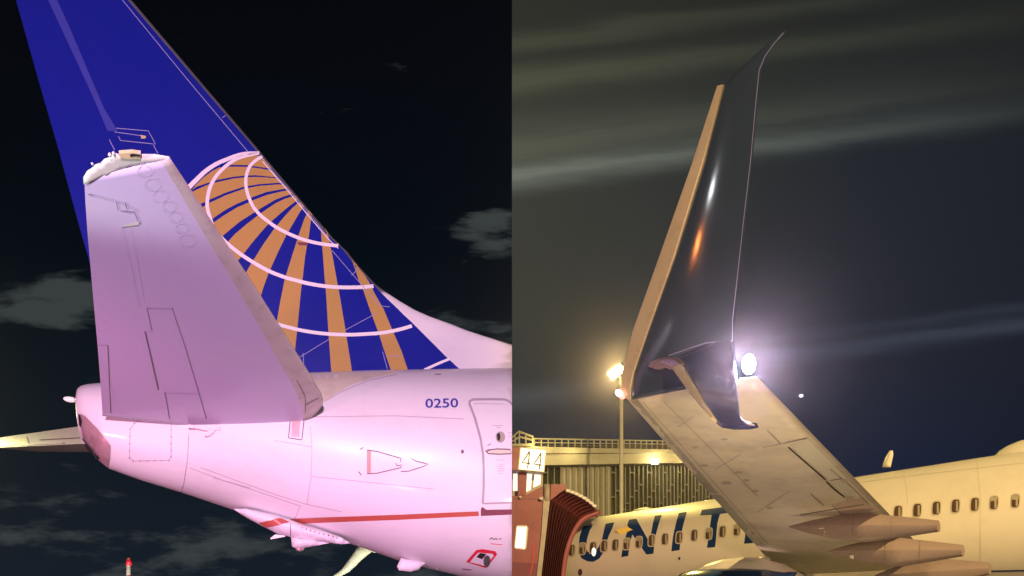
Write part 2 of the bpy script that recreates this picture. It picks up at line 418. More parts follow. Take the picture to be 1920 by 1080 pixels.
def loft(rows, P, N, thick, m_parts, parent, vs_, sub=4, le_first=True):
    """rows: list of [(v,px,py)...]; each row lies on plane P,N; thick(u,v,chord)->half thickness each side;
    m_parts: list of (name, material, vmin, vmax). returns objects."""
    def rowpt(r, v):
        for a, b in zip(r, r[1:]):
            if v <= b[0]+1e-9:
                t = (v-a[0])/(b[0]-a[0]); return Vector((lerp(a[1], b[1], t), lerp(a[2], b[2], t)))
        return Vector(r[-1][1:])
    le_i = 0 if le_first else len(vs_)-1
    full = []
    for i in range(len(rows)-1):
        for k in range(sub): full.append((i, k/sub))
    full.append((len(rows)-2, 1.0))
    G = []
    for i, t in full:
        line = []
        for v in vs_: line.append(rowpt(rows[i], v).lerp(rowpt(rows[i+1], v), t))
        G.append([onp(p.x, p.y, P, N) for p in line])
    out = []
    nU = len(G)
    def off(iu, iv, sgn):
        g = G[iu]; ch = (g[0]-g[-1]).length
        return g[iv]+N*sgn*thick(iu/(nU-1), vs_[iv], ch)
    for (name, m, v0, v1, par) in m_parts:
        idx = [i for i, v in enumerate(vs_) if v0-1e-9 <= v <= v1+1e-9]
        vs, fs, mp = [], [], {}
        def vid(iu, iv, s):
            if iv == le_i and thick(.5, vs_[iv], 1) < 1e-5: s = 1
            key = (iu, iv, s)
            if key not in mp: mp[key] = len(vs); vs.append(off(iu, iv, s))
            return mp[key]
        for iu in range(nU-1):
            for a, b in zip(idx, idx[1:]):
                for s in (1, -1):
                    f = [vid(iu, a, s), vid(iu, b, s), vid(iu+1, b, s), vid(iu+1, a, s)]
                    fs.append(f)
        for iu in (0, nU-1):
            f = [vid(iu, a, 1) for a in idx]+[vid(iu, a, -1) for a in reversed(idx)]
            g = []
            for k in f:
                if k not in g: g.append(k)
            fs.append(g)
        out.append(mk(name, vs, fs, m, par, True))
    return out
def rivets(b, path, gap, rad, m, name, parent):
    pts = resample(path, gap); vs, fs = [], []
    for p in pts:
        k = len(vs); ring = [hit(b, p.x+rad*math.cos(a*math.pi/3), p.y+rad*math.sin(a*math.pi/3), .008) for a in range(6)]
        if all(r_ is not None for r_ in ring): vs += ring; fs.append([k+i for i in range(6)])
    if vs:
        o = mk(name, vs, fs, m, parent); o['kind'] = 'stuff'; return o
def glyphs(text):
    c = bpy.data.curves.new('t', 'FONT'); c.body = text; c.offset = .012; c.resolution_u = 3
    o = bpy.data.objects.new('t', c); COL.objects.link(o); dg = bpy.context.evaluated_depsgraph_get(); dg.update()
    me = o.evaluated_get(dg).to_mesh(); V = [Vector((v.co.x, v.co.y)) for v in me.vertices]; Fc = [list(p.vertices) for p in me.polygons]
    o.evaluated_get(dg).to_mesh_clear(); bpy.data.objects.remove(o)
    return V, Fc
def text_on(b, text, p0, right, upv, m, parent, name='digit'):
    "write text: p0 lower left in pixels, right = width vector, upv = height vector; one object per character"
    V, Fc = glyphs(text); xs = [v.x for v in V]; ys = [v.y for v in V]
    x0, x1, y0, y1 = min(xs), max(xs), min(ys), max(ys)
    P = [hit(b, *(Vector(p0)+Vector(right)*((v.x-x0)/(x1-x0))+Vector(upv)*((v.y-y0)/(y1-y0))), .006) for v in V]
    # split into characters by connectivity
    par = list(range(len(V)))
    def find(i):
        while par[i] != i: i = par[i]
        return i
    for f in Fc:
        for i in f[1:]: par[find(i)] = find(f[0])
    isl = {}
    for f in Fc: isl.setdefault(find(f[0]), []).append(f)
    for k in sorted(isl, key=lambda k: min(V[i].x for f in isl[k] for i in f)):
        used = sorted({i for f in isl[k] for i in f}); mp = {i: n for n, i in enumerate(used)}
        if all(P[i] is not None for i in used): mk(name, [P[i] for i in used], [[mp[i] for i in f] for f in isl[k]], m, parent)

# ------------------------------------------------------------------ ground
g = mk('ground', [(-600, -300, 0), (600, -300, 0), (600, 900, 0), (-600, 900, 0)], [(0, 1, 2, 3)], m_ground); g['kind'] = 'structure'

# ================================================================== LEFT STAND: tail of the airliner
PSI = R(22); AX = Vector((math.cos(PSI), math.sin(PSI), 0)); NN = Vector((math.sin(PSI), -math.cos(PSI), 0))
REF = Vector((-3.18, 11.5, 0)); UP = Vector((0, 0, 1))
tail = thing('airliner', (-3.18, 11.5, 0), 'white airliner tail with blue fin and gold globe stripes, numbered 0250', 'airplane', 'airliners parked at the gates')
TOP = [(139, 741), (141, 735), (146, 728), (153, 723), (165, 720), (185, 718), (300, 712), (400, 706), (500, 701), (590, 698), (700, 694), (960, 690), (1100, 688)]
BOT = [(139, 746), (142, 756), (147, 772), (150, 797), (155, 822), (168, 845), (183, 861), (205, 879), (260, 899), (345, 925), (440, 957), (560, 993), (650, 1017), (700, 1034), (760, 1055), (860, 1079), (960, 1099), (1100, 1118)]
def station(s):
    c = REF+AX*s; h = (O-c).dot(NN); zc, r = 4.6, 1.0
    for _ in range(60):
        d = Vector((h, O.z-zc)); D = d.length; r = min(r, D*.9)
        a0 = math.atan2(d.y, d.x); da = math.acos(r/D); res = []
        for a in (a0+da, a0-da):
            p = Vector((c.x, c.y, zc))+NN*math.cos(a)*r+UP*math.sin(a)*r
            res.append((CX+F*p.x/p.y, CY-F*(p.z-O.z)/p.y, p.y))
        res.sort(key=lambda q_: q_[1])
        et = (res[0][1]-interp(TOP, max(139.3, res[0][0])))*res[0][2]/F; eb = (res[1][1]-interp(BOT, max(139.3, res[1][0])))*res[1][2]/F
        zc += .45*(et+eb)/2; r = max(.01, r+.45*(et-eb)/2)
    return c, zc, r
S0 = -3.44
st = [S0+.012*i for i in range(8)]+[S0+.10+.03*i for i in range(1, 12)]+[S0+.43+.13*i for i in range(1, 58)]
vs, fs = [], []; SEG = 72; CEN = []
for s in st:
    c, zc, r = station(s); CEN.append((s, zc, r))
    for k in range(SEG):
        a = 2*math.pi*k/SEG; vs.append(Vector((c.x, c.y, zc))+NN*math.cos(a)*r+UP*math.sin(a)*r)
for i in range(len(st)-1):
    for k in range(SEG): fs.append((i*SEG+k, i*SEG+(k+1) % SEG, (i+1)*SEG+(k+1) % SEG, (i+1)*SEG+k))
fs += [list(range(SEG)), [(len(st)-1)*SEG+k for k in range(SEG)]]
fus = mk('fuselage', vs, fs, m_white, tail, True)
bF = bvh(fus)
cut_x(fus, True, -.001)
def center(s):
    return REF+AX*s+UP*interp([(a, b) for a, b, c in CEN], s)

# fin
def tk(u_, v, ch): return max(.004 if 0 < v < 1 else 0.0, naca(1-v)*min(.10*ch, .30)/2) if 0 < v < 1 else 0.0
fr = [(-120, -4, 136, 144), (0, 30, 237, 246), (150, 72, 364, 373), (288, 112, 481, 490), (348, 128, 531, 540), (400, 142, 575, 584), (447, 155, 615, 624), (473, 163, 643, 651), (500, 170, 663, 672), (535, 180, 697, 705), (550, 184, 711, 726), (566, 188, 727, 751), (582, 193, 744, 779), (594, 196, 756, 807), (607, 200, 770, 844), (621, 204, 784, 880), (645, 210, 808, 956), (670, 217, 833, 1040), (695, 224, 860, 1110), (730, 232, 895, 1180)]
rows = [[(0, t, y), (.84, b_, y), (1, l, y)] for y, t, b_, l in fr]
VV = [0, .03, .1, .2, .3, .4, .5, .6, .7, .78, .84, .88, .92, .95, .975, .99, 1]
fin, = loft(rows, REF, NN, tk, [('fin', m_blue, 0, .84, tail)], tail, VV, 3, False)
fle, = loft(rows[:11], REF, NN, tk, [('fin_leading_edge', m_finle, .84, 1, fin)], tail, VV, 3, False)
dorsal, = loft(rows[10:], REF, NN, tk, [('dorsal_fillet', m_white, .84, 1, tail)], tail, VV, 3, False)
bFin = bvh(fin, dorsal, fle)
cut_x(dorsal, True, -.001); cut_x(fin, True, -.001)
# bare metal leading edge strip
stripe(bFin, [(492, 303), (532, 349), (575, 401), (615, 448), (634, 466)], 1.6, m_line, 'edge_line', fin, 10, .007)
# globe: gold sectors and white arcs
b1l = [(415, 315), (431.7, 312.8), (463.6, 313.3), (487.2, 316.3), (509.4, 320)]
b2u = [(358, 358.9), (367.8, 350.6), (392.8, 342.5), (406.7, 338), (437.2, 332), (458, 329.7), (478.9, 329), (499.7, 331), (520, 333.2)]
b2l = [(359.4, 361), (367.8, 356.4), (391.4, 346.1), (402.5, 342.9), (437.2, 335.3), (458, 332.9), (478.9, 332), (499.7, 333.2), (520, 335)]
b3u = [(372, 384.6), (384.4, 379), (394.2, 374.2), (423.3, 361.7), (456.7, 350.6), (485.8, 345.7), (520, 343.3), (531, 343.4)]
b3l = [(376, 390.6), (384.4, 386), (393.5, 380.4), (423.3, 366.5), (456.7, 354.3), (485.8, 348.9), (520, 346.4), (532, 346.4)]
b4u = [(384, 422), (399.7, 409.6), (423.3, 393.6), (444.2, 382.5), (462.2, 374.9), (473.3, 370), (499.7, 360.5), (523.3, 356.2), (541, 353.4)]
b4l = [(390, 426), (402.5, 416.1), (423.3, 402), (444.2, 389.4), (465, 380.4), (473.3, 376.3), (499.7, 366.2), (523.3, 360.4), (543, 356.6)]
b5u = [(404, 455), (418.7, 441.8), (433, 429.5), (449.2, 416.3), (476, 399.2), (487.2, 392.2), (500, 384.3), (516.7, 374.6), (531.7, 369), (549, 363.6)]
b5l = [(418, 464), (428.9, 451.9), (441, 438.7), (461.5, 421.4), (483, 404.5), (492.8, 397.6), (501, 391.8), (516.7, 381.4), (533.3, 373.3), (553, 367)]
b6u = [(440, 496), (449.2, 485.5), (457.4, 475.4), (471.6, 457), (485.9, 439.7), (502.2, 421.4), (510.8, 413.4), (530, 397), (545, 384.8), (559, 375)]
b6l = [(452, 528), (458.4, 517), (467.6, 500), (475.7, 487), (494, 458), (514.4, 429), (522.6, 419), (533.3, 406.3), (548.3, 390), (562, 378.5)]
b7u = [(484, 570), (487, 561), (494, 539), (502.2, 516), (508.3, 502), (522.6, 470.3), (536.8, 441.5), (544, 429), (561, 400), (570, 387)]
b7l = [(510, 655), (518.9, 603), (525, 568), (532.7, 529), (537.8, 511), (549, 475.4), (558.2, 446.8), (561.3, 437), (570, 412), (578, 395)]
b8u = [(545, 720), (552.2, 664.4), (557.8, 613.3), (564.4, 544.4), (566.7, 527.8), (572.2, 480), (575.8, 460), (579, 443.3), (582.5, 416.7), (585, 402)]
b8l = [(622, 720), (621, 696.7), (615.6, 622), (611, 546.7), (608.9, 526.7), (605.6, 480), (604, 463), (602.5, 446.7), (601.5, 424), (601, 416)]
g10 = [(664, 720), (660, 696.7), (646.7, 613.3), (635.6, 546.7), (633.3, 535.6), (623.3, 480), (620, 465), (616.5, 448), (614, 436)]
g12l = [(740, 718), (731.7, 691.3), (721.5, 660.7), (709.4, 623.7), (695.6, 586.7), (680.7, 544), (673.3, 529), (670, 518), (660, 489)]
g12r = [(772, 716), (763, 689.4), (753, 659), (740, 629), (734.4, 616.3), (719.6, 581), (701, 547.8), (694, 533), (684, 517), (674, 505), (668, 496)]
g1 = [(430, 309.5), (444, 302), (459.4, 295.7), (470.6, 292.6), (488, 292.7), (494, 297.8), (509.4, 316.5), (487.2, 313.8), (463.6, 310)]
g2u = [(360, 357), (367, 347), (381.7, 333), (398, 321), (412, 313.9)]
secs = [g1, g2u+b1l+b2u[::-1], b2l+b3u[::-1], b3l+b4u[::-1], b4l+b5u[::-1], b5l+b6u[::-1], b6l+b7u[::-1], b7l+b8u[::-1], b8l+g10[::-1], g12l+g12r[::-1]]
for p in secs: decal(bFin, p, m_gold, 'gold_sector', fin, 9, .006)
arcs = [([(350, 357), (358, 348), (368, 338), (385, 322), (404, 309), (424, 300), (445, 292), (462, 288.5), (486, 287.5)], (9.5, 6)),
        ([(484, 288.6), (476, 289.4), (451, 295.7), (434.4, 304), (417.8, 317.2), (405.3, 331), (397, 345), (391.4, 360.3), (388.6, 378.3), (389.3, 392), (394, 409), (402, 430.5), (420.7, 452), (449, 475.5), (477.8, 494.2), (506, 509.5), (534.8, 520.6), (559, 527.3), (580, 532.4), (608.9, 537), (642, 539.3), (677.8, 538.9), (700, 537)], (6.5, 7)),
        ([(491.4, 294.3), (480.3, 301), (469, 311.7), (463, 325.6), (460.8, 339.4), (462, 354.7), (466.4, 370), (474.7, 388), (487.2, 403.3), (501, 414.5), (516.7, 425.8), (541.7, 439), (566.7, 449), (591.7, 455.8), (616.7, 459.7), (634, 461.3)], (6, 6.4)),
        ([(505, 603.5), (514.4, 606.7), (555.6, 617.8), (589, 623.8), (622, 627), (655.6, 628), (689, 626.5), (721, 623.8), (751, 617.6), (772, 611.5)], (6.6, 6.6)),
        ([(795, 694), (803, 690.4), (821.5, 682), (843, 673)], (5, 5))]
for a, wd in arcs: stripe(bFin, a, wd, m_line, 'white_arc', fin, 5, .010, sm=True)
decal(bFin, [(90, 0), (83, -15), (98, -15), (107, 0), (135, 62), (168, 140), (196, 205), (221, 246), (202, 246), (178, 190), (145, 118)], m_blue2, 'hinge_strip', fin, 12, .006)
join_stripes(bFin, [[(229, 0), (350, 148), (464, 284)], [(417, 221), (428, 214)], [(218, 241), (278, 246), (292, 271), (226, 264), (222, 256)], [(205, 262), (215, 282)], [(288, 273), (296, 288)], [(215, 248), (272, 256)]], 1.3, m_seamw, 'panel_seam', fin, .008)
join_stripes(bFin, [[(493, 299), (520, 333), (560, 378), (600, 427), (618, 450)], [(622, 470), (655, 508), (672, 528)], [(659, 517), (672, 504)], [(559, 672), (567, 667), (616, 637)], [(648, 619), (698, 592), (706, 587)], [(568, 662), (570, 692)], [(672, 528), (712, 574), (731, 576)], [(717, 660), (726, 692)], [(728, 668), (752, 669)]], 1.1, m_seamw, 'rivet_seam', fin, .012)
decal(bFin, [(264, 254), (274, 256), (273, 261), (265, 261)], m_tan, 'inspection_plate', fin, 4, .014)
decal(bFin, [(557, 455), (578, 456), (576, 461), (560, 460)], m_maroon, 'vent_scoop', fin, 4, .016)

for l in ([(255, 60), (330, 250), (352, 330)], [(150, 20), (232, 236)], [(310, 120), (420, 285)], [(120, 330), (150, 470)]):
    rivets(bFin, l, 8, .5, m_blue2, 'rivet_row', fin)
# horizontal stabilizer (near side)
ctr = center(-1.55)
RS = Vector((-4.33, 10.0, 4.64)); DIH = R(12)
SP = Vector((NN.x*math.cos(DIH), NN.y*math.cos(DIH), math.sin(DIH))); CH = Vector((AX.x, AX.y, .05)).normalized()
SN = CH.cross(SP).normalized(); SN = SN if SN.z < 0 else -SN
srows = [[(0, 318, 295), (1, 158, 332)], [(0, 350, 343), (1, 160, 378)], [(0, 390, 404), (1, 165, 448)], [(0, 470, 524), (1, 175, 560)], [(0, 545, 643), (1, 184, 660)], [(0, 588, 712), (1, 189, 725)], [(0, 602, 737), (.04, 590, 745), (.2, 523, 765), (.4, 442, 768), (1, 191, 756)], [(0, 606, 748), (.015, 604, 757), (.045, 592, 770), (.1, 571, 781), (.2, 525, 791), (.4, 441, 796.5), (.62, 350, 790), (1, 192, 780)]]
def tks(u_, v, ch): return naca(v)*.105*ch*.62 if 0 < v < 1 else 0.0
VS = [0, .006, .015, .03, .055, .08, .1, .14, .2, .28, .36, .45, .55, .65, .75, .85, .93, 1]
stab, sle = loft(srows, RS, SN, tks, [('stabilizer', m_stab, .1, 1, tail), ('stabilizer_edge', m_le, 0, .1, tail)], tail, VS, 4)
sle.parent = stab
bS = bvh(stab, sle)
pillow([(157, 346), (156, 333), (163, 321), (172, 315), (178, 309), (189, 305), (196, 298), (207, 294), (213, 287), (223, 289), (246, 286), (263, 289), (290, 289), (318, 294), (319, 298), (240, 312)], RS-SN*.005, SN, .042, .02, m_tipcap, 'tip_cap', stab, 5)
bS2 = bvh(stab, sle)
slab([(223, 288), (247, 286), (264, 288), (263, 297.5), (243, 298), (225, 296)], RS+SN*.030, SN, .03, m_tan, 'tip_plate', stab)
slab([(243, 291), (248, 289), (262, 291), (262, 294), (249, 293), (246, 295)], RS+SN*.036, SN, .01, m_black, 'tip_slot', stab)
for (x, y, r_) in ((173, 307, .010), (206, 290, .014), (261, 287, .010), (213, 287, .012)):
    c = onp(x, y, RS+SN*.02, SN); ellipsoid(c, ((r_, 0, 0), (0, r_, 0), (0, 0, r_*1.2)), m_tipcap, 'discharge_fitting', stab, 10, 6)
join_stripes(bS, [[(270, 427), (285.6, 465.6), (305, 528), (322.6, 576.5)], [(227, 423), (246.7, 500.6), (262, 574.6)], [(243, 427), (256.4, 481), (270, 559)], [(275, 576), (322, 577)], [(310, 736), (372, 737)], [(275, 619), (286, 619)], [(184, 645), (202, 646)], [(158, 360), (180, 366), (225, 378), (260, 395)]], 1.1, m_ring, 'faint_seam', stab, .007)
join_stripes(bS, [[(322.6, 576.5), (348, 652), (371, 730), (387, 785)], [(275, 574.6), (285, 619)], [(309, 734), (318, 785)], [(202, 646.5), (207.8, 773)], [(159, 361), (178, 366)]], 1.3, m_seam, 'panel_seam', stab, .007)
stripe(bS, [(272, 620.5), (297, 730)], 2.4, m_seam, 'hinge_gap', stab, 8, .007)
join_stripes(bS, [[(226, 394), (252, 397), (258, 410), (260, 420)], [(218, 378), (222, 393)], [(235, 378), (238, 392)]], 1.3, m_seam, 'recess_edge', stab, .007)
decal(bS, [(228, 422), (260, 414), (261, 420), (229, 424)], m_tipcap, 'tab_edge', stab, 4, .009)
for l in ([(215, 440), (262, 610), (300, 770)], [(300, 420), (350, 560), (420, 770)], [(200, 600), (520, 640)], [(200, 520), (470, 560)], [(340, 400), (480, 620), (545, 740)]):
    rivets(bS, l, 7, .5, m_ring, 'rivet_row', stab)
for x, y, rx, ry in ((272, 320, 14, 10), (286, 345, 15, 11), (300, 367, 14, 11), (317, 386, 13, 10), (329, 406, 12, 10), (341, 427, 12, 9), (352, 450, 16, 11)):
    stripe(bS, [(x+rx*math.cos(a*math.pi/12), y+ry*math.sin(a*math.pi/12)) for a in range(25)], 0.7, m_ring, 'access_ring', stab, 6, .006)
decal(bS, [(183, 660), (188, 668), (215, 742), (198, 748)], m_stab, 'trim_tab', stab, 12, .004)
join_stripes(bS, [[(556, 712), (572, 742), (573, 772)], [(573, 758), (604, 742)]], 1.2, m_seam, 'root_seam', stab, .007)
# hinge bracket under the stabilizer
PB = center(-1.4)+NN*1.0
slab([(352, 796), (366, 797), (367, 803), (353, 802)], PB, NN, .25, m_exh, 'hinge_bracket', tail)
slab([(367, 797), (412, 797), (416, 808), (404, 806), (393, 817), (384, 818), (389, 808), (368, 803)], PB, NN, .3, m_exh, 'hinge_bracket', tail)

# far stabilizer: mirrored plane, seen edge on
RF = center(-2.4)-NN*.55
SPf = Vector((-NN.x, -NN.y, .09)).normalized(); root = RF+AX*.6
outl = [root+AX*1.0, root-AX*1.6, root-AX*2.55+SPf*5.4+UP*0, root-AX*1.6+SPf*5.4]
def far_slab(p, th, m, name, parent):
    n = len(p); n_ = (p[1]-p[0]).cross(p[-1]-p[0]).normalized()
    return mk(name, [q_+n_*th/2 for q_ in p]+[q_-n_*th/2 for q_ in p], [list(range(n)), list(range(2*n-1, n-1, -1))]+[[i, (i+1) % n, n+(i+1) % n, n+i] for i in range(n)], m, parent)
# its rear edge is what shows beyond the tail cone
q0 = at(152, 799, 13.0); q1 = at(-12, 822, 17.5); q2 = at(-12, 840, 17.3); q3 = at(152, 832, 12.8)
fwd = AX*1.6
vsf = [q0, q1, q2, q3, q3+AX*.05, q0+fwd+UP*.10, q1+AX*1.1+UP*.05, q2+AX*1.1, q3+fwd]
fst = mk('far_stabilizer', [q0, q1, q2, q3, q0+fwd, q1+AX*1.0, q2+AX*1.0, q3+fwd], [(0, 1, 2, 3), (4, 7, 6, 5), (0, 4, 5, 1), (3, 2, 6, 7), (1, 5, 6, 2), (0, 3, 7, 4)], m_fwhite, tail)
bFS = bvh(fst)
decal(bFS, [(0, 818), (48, 812), (55, 834), (0, 838)], m_exh, 'reddish_tip', fst, 8, .006)  # reddish patch at the tip
stripe(bFS, [(75, 825), (150, 821)], 1.6, m_seam, 'elevator_gap', fst, 8, .008)
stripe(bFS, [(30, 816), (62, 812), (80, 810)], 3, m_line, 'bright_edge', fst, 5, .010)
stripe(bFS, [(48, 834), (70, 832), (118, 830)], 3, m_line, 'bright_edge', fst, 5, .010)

# tail cone fittings
decal(bF, [(151, 776), (160, 780), (183, 803), (208, 835), (207, 858), (203, 876), (184, 859), (169, 843), (157, 822), (152, 797)], m_exh, 'exhaust_fairing', tail, 6, .012)
ex = center(-3.25); 
decal(bF, [(149, 776), (152, 778), (156, 789), (154, 801), (151, 797)], m_black, 'exhaust_vent', tail, 3, .02)
stripe(bF, [(155, 823), (170, 842), (187, 859)], 4.5, m_black, 'exhaust_mouth', tail, 4, .022)
stripe(bF, [(158, 822), (176, 842), (184, 858)], 2, m_metal, 'exhaust_lip', tail, 4, .03)
c = at(131, 749, 10.15)
tube([at(146, 748, 10.2), at(138, 748.5, 10.17)], .035, m_metal, 'tail_light_stem', tail)
ellipsoid(c, ((.075, .03, 0), (0, .045, 0), (0, 0, .042)), m_lens, 'tail_light', tail, 14, 8)
# panel seams on the fuselage
join_stripes(bF, [[(354, 815), (352, 860), (345, 905), (340, 922)], [(582, 800), (585, 841), (583, 894), (576, 944)], [(562, 950), (552, 975)], [(356, 877), (420, 901), (480, 920), (565, 949)], [(376, 876), (450, 903), (520, 928), (575, 945), (640, 959)], [(400, 895), (470, 915)], [(515, 826), (550, 832), (584, 838)], [(584, 893), (700, 905), (815, 917)], [(585, 782), (740, 780), (870, 786)], [(745, 702), (690, 714), (640, 735), (607, 754)]], 1.0, m_seamf, 'panel_seam', tail)
pp = [(252, 794), (262, 789), (318, 789), (321, 794), (321, 856), (317, 863), (250, 864), (243, 858), (244, 805)]
join_stripes(bF, [pp+[pp[0]]], 1.0, m_seamf, 'access_panel_edge', tail)
rivets(bF, pp+[pp[0]], 14, 1.2, m_seam, 'rivet_row', tail)
rivets(bF, [(354, 815), (352, 860), (345, 905), (340, 922)], 9, .9, m_seam, 'rivet_row', tail)
rivets(bF, [(160, 783), (183, 806), (206, 834)], 6, .8, m_seam, 'rivet_row', tail)
for l in ([(592, 745), (597, 841), (594, 960)], [(680, 715), (690, 850), (688, 955)], [(775, 712), (790, 840), (788, 955)], [(600, 770), (740, 765), (876, 768)], [(596, 925), (740, 935), (890, 938)], [(460, 815), (462, 870), (452, 935)], [(600, 1000), (760, 1010), (860, 1030)]):
    rivets(bF, l, 8, .55, m_seamf, 'rivet_row', tail)
decal(bF, [(577, 701), (650, 699.5), (742, 698.5), (700, 708), (660, 721), (630, 738), (606, 756), (600, 748), (592, 730)], m_beige, 'fairing_panel', tail, 9, .006)
# slot beside the stabilizer root
stripe(bF, [(545, 783), (541, 821), (566, 825), (571, 779)], 1.6, m_seam, 'slot_edge', tail, 6, .008)
decal(bF, [(549, 781), (564, 779), (561, 820), (546, 818)], m_exh, 'slot_plate', tail, 6, .006)
# triangular vent
decal(bF, [(688, 844), (695.5, 845), (695.5, 888), (688, 888.5)], m_inlet, 'vent_inlet', tail, 6, .008)
join_stripes(bF, [[(688, 844), (708, 846.7), (752, 859.6), (751, 866)], [(767, 856.7), (780, 864.5), (803, 870.5), (791, 875.6), (767, 883.3), (752, 884)], [(688, 888.5), (708, 887), (752, 876.7), (752, 870)], [(675, 843), (681, 839)], [(672, 884), (678, 891)], [(742, 868), (744, 873), (750, 873)]], 1.7, m_seam, 'vent_edge', tail, .009)
decal(bF, [(867+3*math.cos(a*math.pi/4), 847+4*math.sin(a*math.pi/4)) for a in range(8)], m_seam, 'drain_hole', tail, 3, .007)
# door
door_o = [(972, 768), (960, 759), (953.7, 753), (945.5, 750), (920, 749.5), (886.5, 750), (881, 753), (880, 758), (884, 768), (890.5, 785), (900.7, 821.5), (905.8, 854), (906.8, 882.6), (906.8, 913), (905, 943.7), (930, 943), (965, 942)]
door = decal(bF, [(970, 767), (960, 759), (953, 753), (945, 750), (886, 750), (880, 755), (890, 785), (900, 821), (905, 854), (906.8, 882), (906.8, 913), (905, 944), (965, 942)], m_white, 'door', tail, 10, .006)
cut_x(door, True, -.002)
o = stripe(bF, door_o[:-2], 4.2, m_grey, 'door_seal', door, 5, .012); cut_x(o, True, -.002)
o = stripe(bF, door_o[-3:], 3.0, m_seamf, 'door_seal', door, 5, .012); cut_x(o, True, -.002)
stripe(bF, [(888, 757.5), (946, 758.5)], 1.0, m_seamf, 'door_top_seam', door, 6, .011)
el = lambda x, y, a, b_, n=18: [(x+a*math.cos(2*math.pi*k/n), y+b_*math.sin(2*math.pi*k/n)) for k in range(n)]
win = decal(bF, el(938, 820, 9, 10.5), m_grey, 'door_window', door, 3, .013)
decal(bF, el(937.5, 820, 7, 8.5), m_shade, 'pane', win, 3, .017)
decal(bF, [(931, 815), (936, 812), (938, 820), (936, 828), (932, 825)], m_black, 'pane_dark_patch', win, 3, .02)  # black patch on the left of the pane
hd = decal(bF, [(909, 846), (915, 843), (932, 841), (957, 842), (958.8, 852), (935, 853), (915, 852)], m_seam, 'door_handle', door, 4, .012)
decal(bF, [(913, 847), (920, 845), (932, 843.5), (957, 844.5), (957, 850), (938, 851), (916, 850)], m_beige, 'handle_bar', hd, 4, .018)
stripe(bF, [(914, 836), (920, 832)], 1.5, m_seam, 'door_placard', door, 2, .012)
join_stripes(bF, [[(923, 798.5), (943, 798.5)], [(930, 802.5), (938, 802.5)], [(930, 863), (945, 863)], [(936, 871), (943, 871)], [(931, 875), (944, 875)], [(934, 879), (946, 879)], [(932, 883), (945, 883)], [(936, 888), (943, 888)], [(952, 812), (958.5, 812)], [(952, 818), (958.5, 818)]], .9, m_seamf, 'placard_print', door, .012)
# stripes
decal(bF, [(524, 973.5), (600, 970), (740, 965), (897, 958.5), (898, 967), (740, 974.5), (640, 978), (545, 982)], m_red, 'red_stripe', tail, 8, .007)
o = decal(bF, [(901.5, 967), (901.5, 954), (904, 950), (912, 955.6), (965, 954.8), (965, 964.4)], m_maroon, 'scuff_plate', tail, 5, .008); cut_x(o, True, -.002)
text_on(bF, '0250', (797.5, 765.5), (61.5, -1.0), (0, -17.5), m_txtblue, tail)
join_stripes(bF, [[(918, 1011), (922, 1008), (926, 1011), (930, 1009), (933, 1012)], [(936, 1010), (940, 1010)]], 2.0, m_seam, 'port_placard', tail)
stripe(bF, [(920, 1019), (942, 1021)], 1.2, m_redf, 'port_line', tail, 4, .007)
# service port
sp = decal(bF, [(874, 1053), (884, 1041), (893, 1031), (905, 1029), (929, 1033), (932, 1039), (922, 1052), (910, 1064), (904, 1062), (890, 1058)], m_redf, 'service_port', tail, 4, .008)
decal(bF, [(881, 1053), (889, 1043), (897, 1035), (923, 1037), (926, 1041), (909, 1060), (896, 1056)], m_white, 'port_recess', sp, 4, .014)
decal(bF, [(893, 1043), (900, 1035.5), (912, 1037), (904, 1047)], m_black, 'port_opening', sp, 3, .018)
decal(bF, el(913, 1050, 6.5, 11), m_metal, 'port_cap', sp, 3, .024)
decal(bF, el(910, 1048, 1.5, 3, 8), m_seam, 'port_cap_slot', sp, 2, .028)
stripe(bF, [(867, 1066), (884, 1068)], 1.5, m_maroon, 'belly_mark', tail, 4, .008)
stripe(bF, [(815, 702.5), (827, 702)], 1.5, m_seam, 'roof_mark', tail, 4, .008)
# tail skid and belly fittings, on the keel line
def keel(px): 
    r = ray(px, 1000); t = (REF-O).dot(NN)/r.dot(NN); return O+r*t
KP = REF.copy()
sk = pillow([(438, 955), (462, 954), (520, 966), (545, 975), (600, 993), (640, 1008), (656, 1019), (640, 1020.5), (600, 1015), (545, 1006.5), (520, 1000), (490, 985), (462, 970)], KP+NN*.35, NN, .62, .35, m_white, 'tail_skid_fairing', tail, 9)
bK = bvh(sk)
decal(bK, [(477, 980), (500, 976), (524, 973), (543, 980), (520, 984), (494, 988)], m_red, 'red_stripe', sk, 5, .02)
stripe(bK, [(544.5, 981), (545, 1004)], 1.3, m_seam, 'skid_seam', sk, 5, .007)
rivets(bK, [(566, 990), (582, 995), (598, 1000), (616, 1004), (632, 1010)], 15, 1.4, m_seam, 'rivet_row', sk)
sh = pillow([(545.5, 1006), (600, 1014), (626, 1016.5), (600, 1022), (565, 1028), (552, 1027.5), (547.5, 1024)], KP+NN*.3, NN, .30, .06, m_white, 'skid_shoe', sk, 7)
pillow([(554, 1027), (571, 1026), (570, 1031), (562, 1034), (556, 1032)], KP+NN*.3, NN, .12, .04, m_exh, 'skid_pad', sk, 4)
slab([(507, 1009), (516, 1002), (533, 1004), (535, 1006), (508, 1011)], KP+NN*.3, NN, .06, m_white, 'tow_hook', sk)
an = pillow([(752, 1046), (800, 1055), (792.6, 1060), (785, 1068), (770, 1072), (748, 1069.6), (744.4, 1062)], KP+NN*.25, NN, .12, .09, m_redf if False else m_white, 'belly_antenna', tail, 6, 'rounded belly antenna with dark pink base')
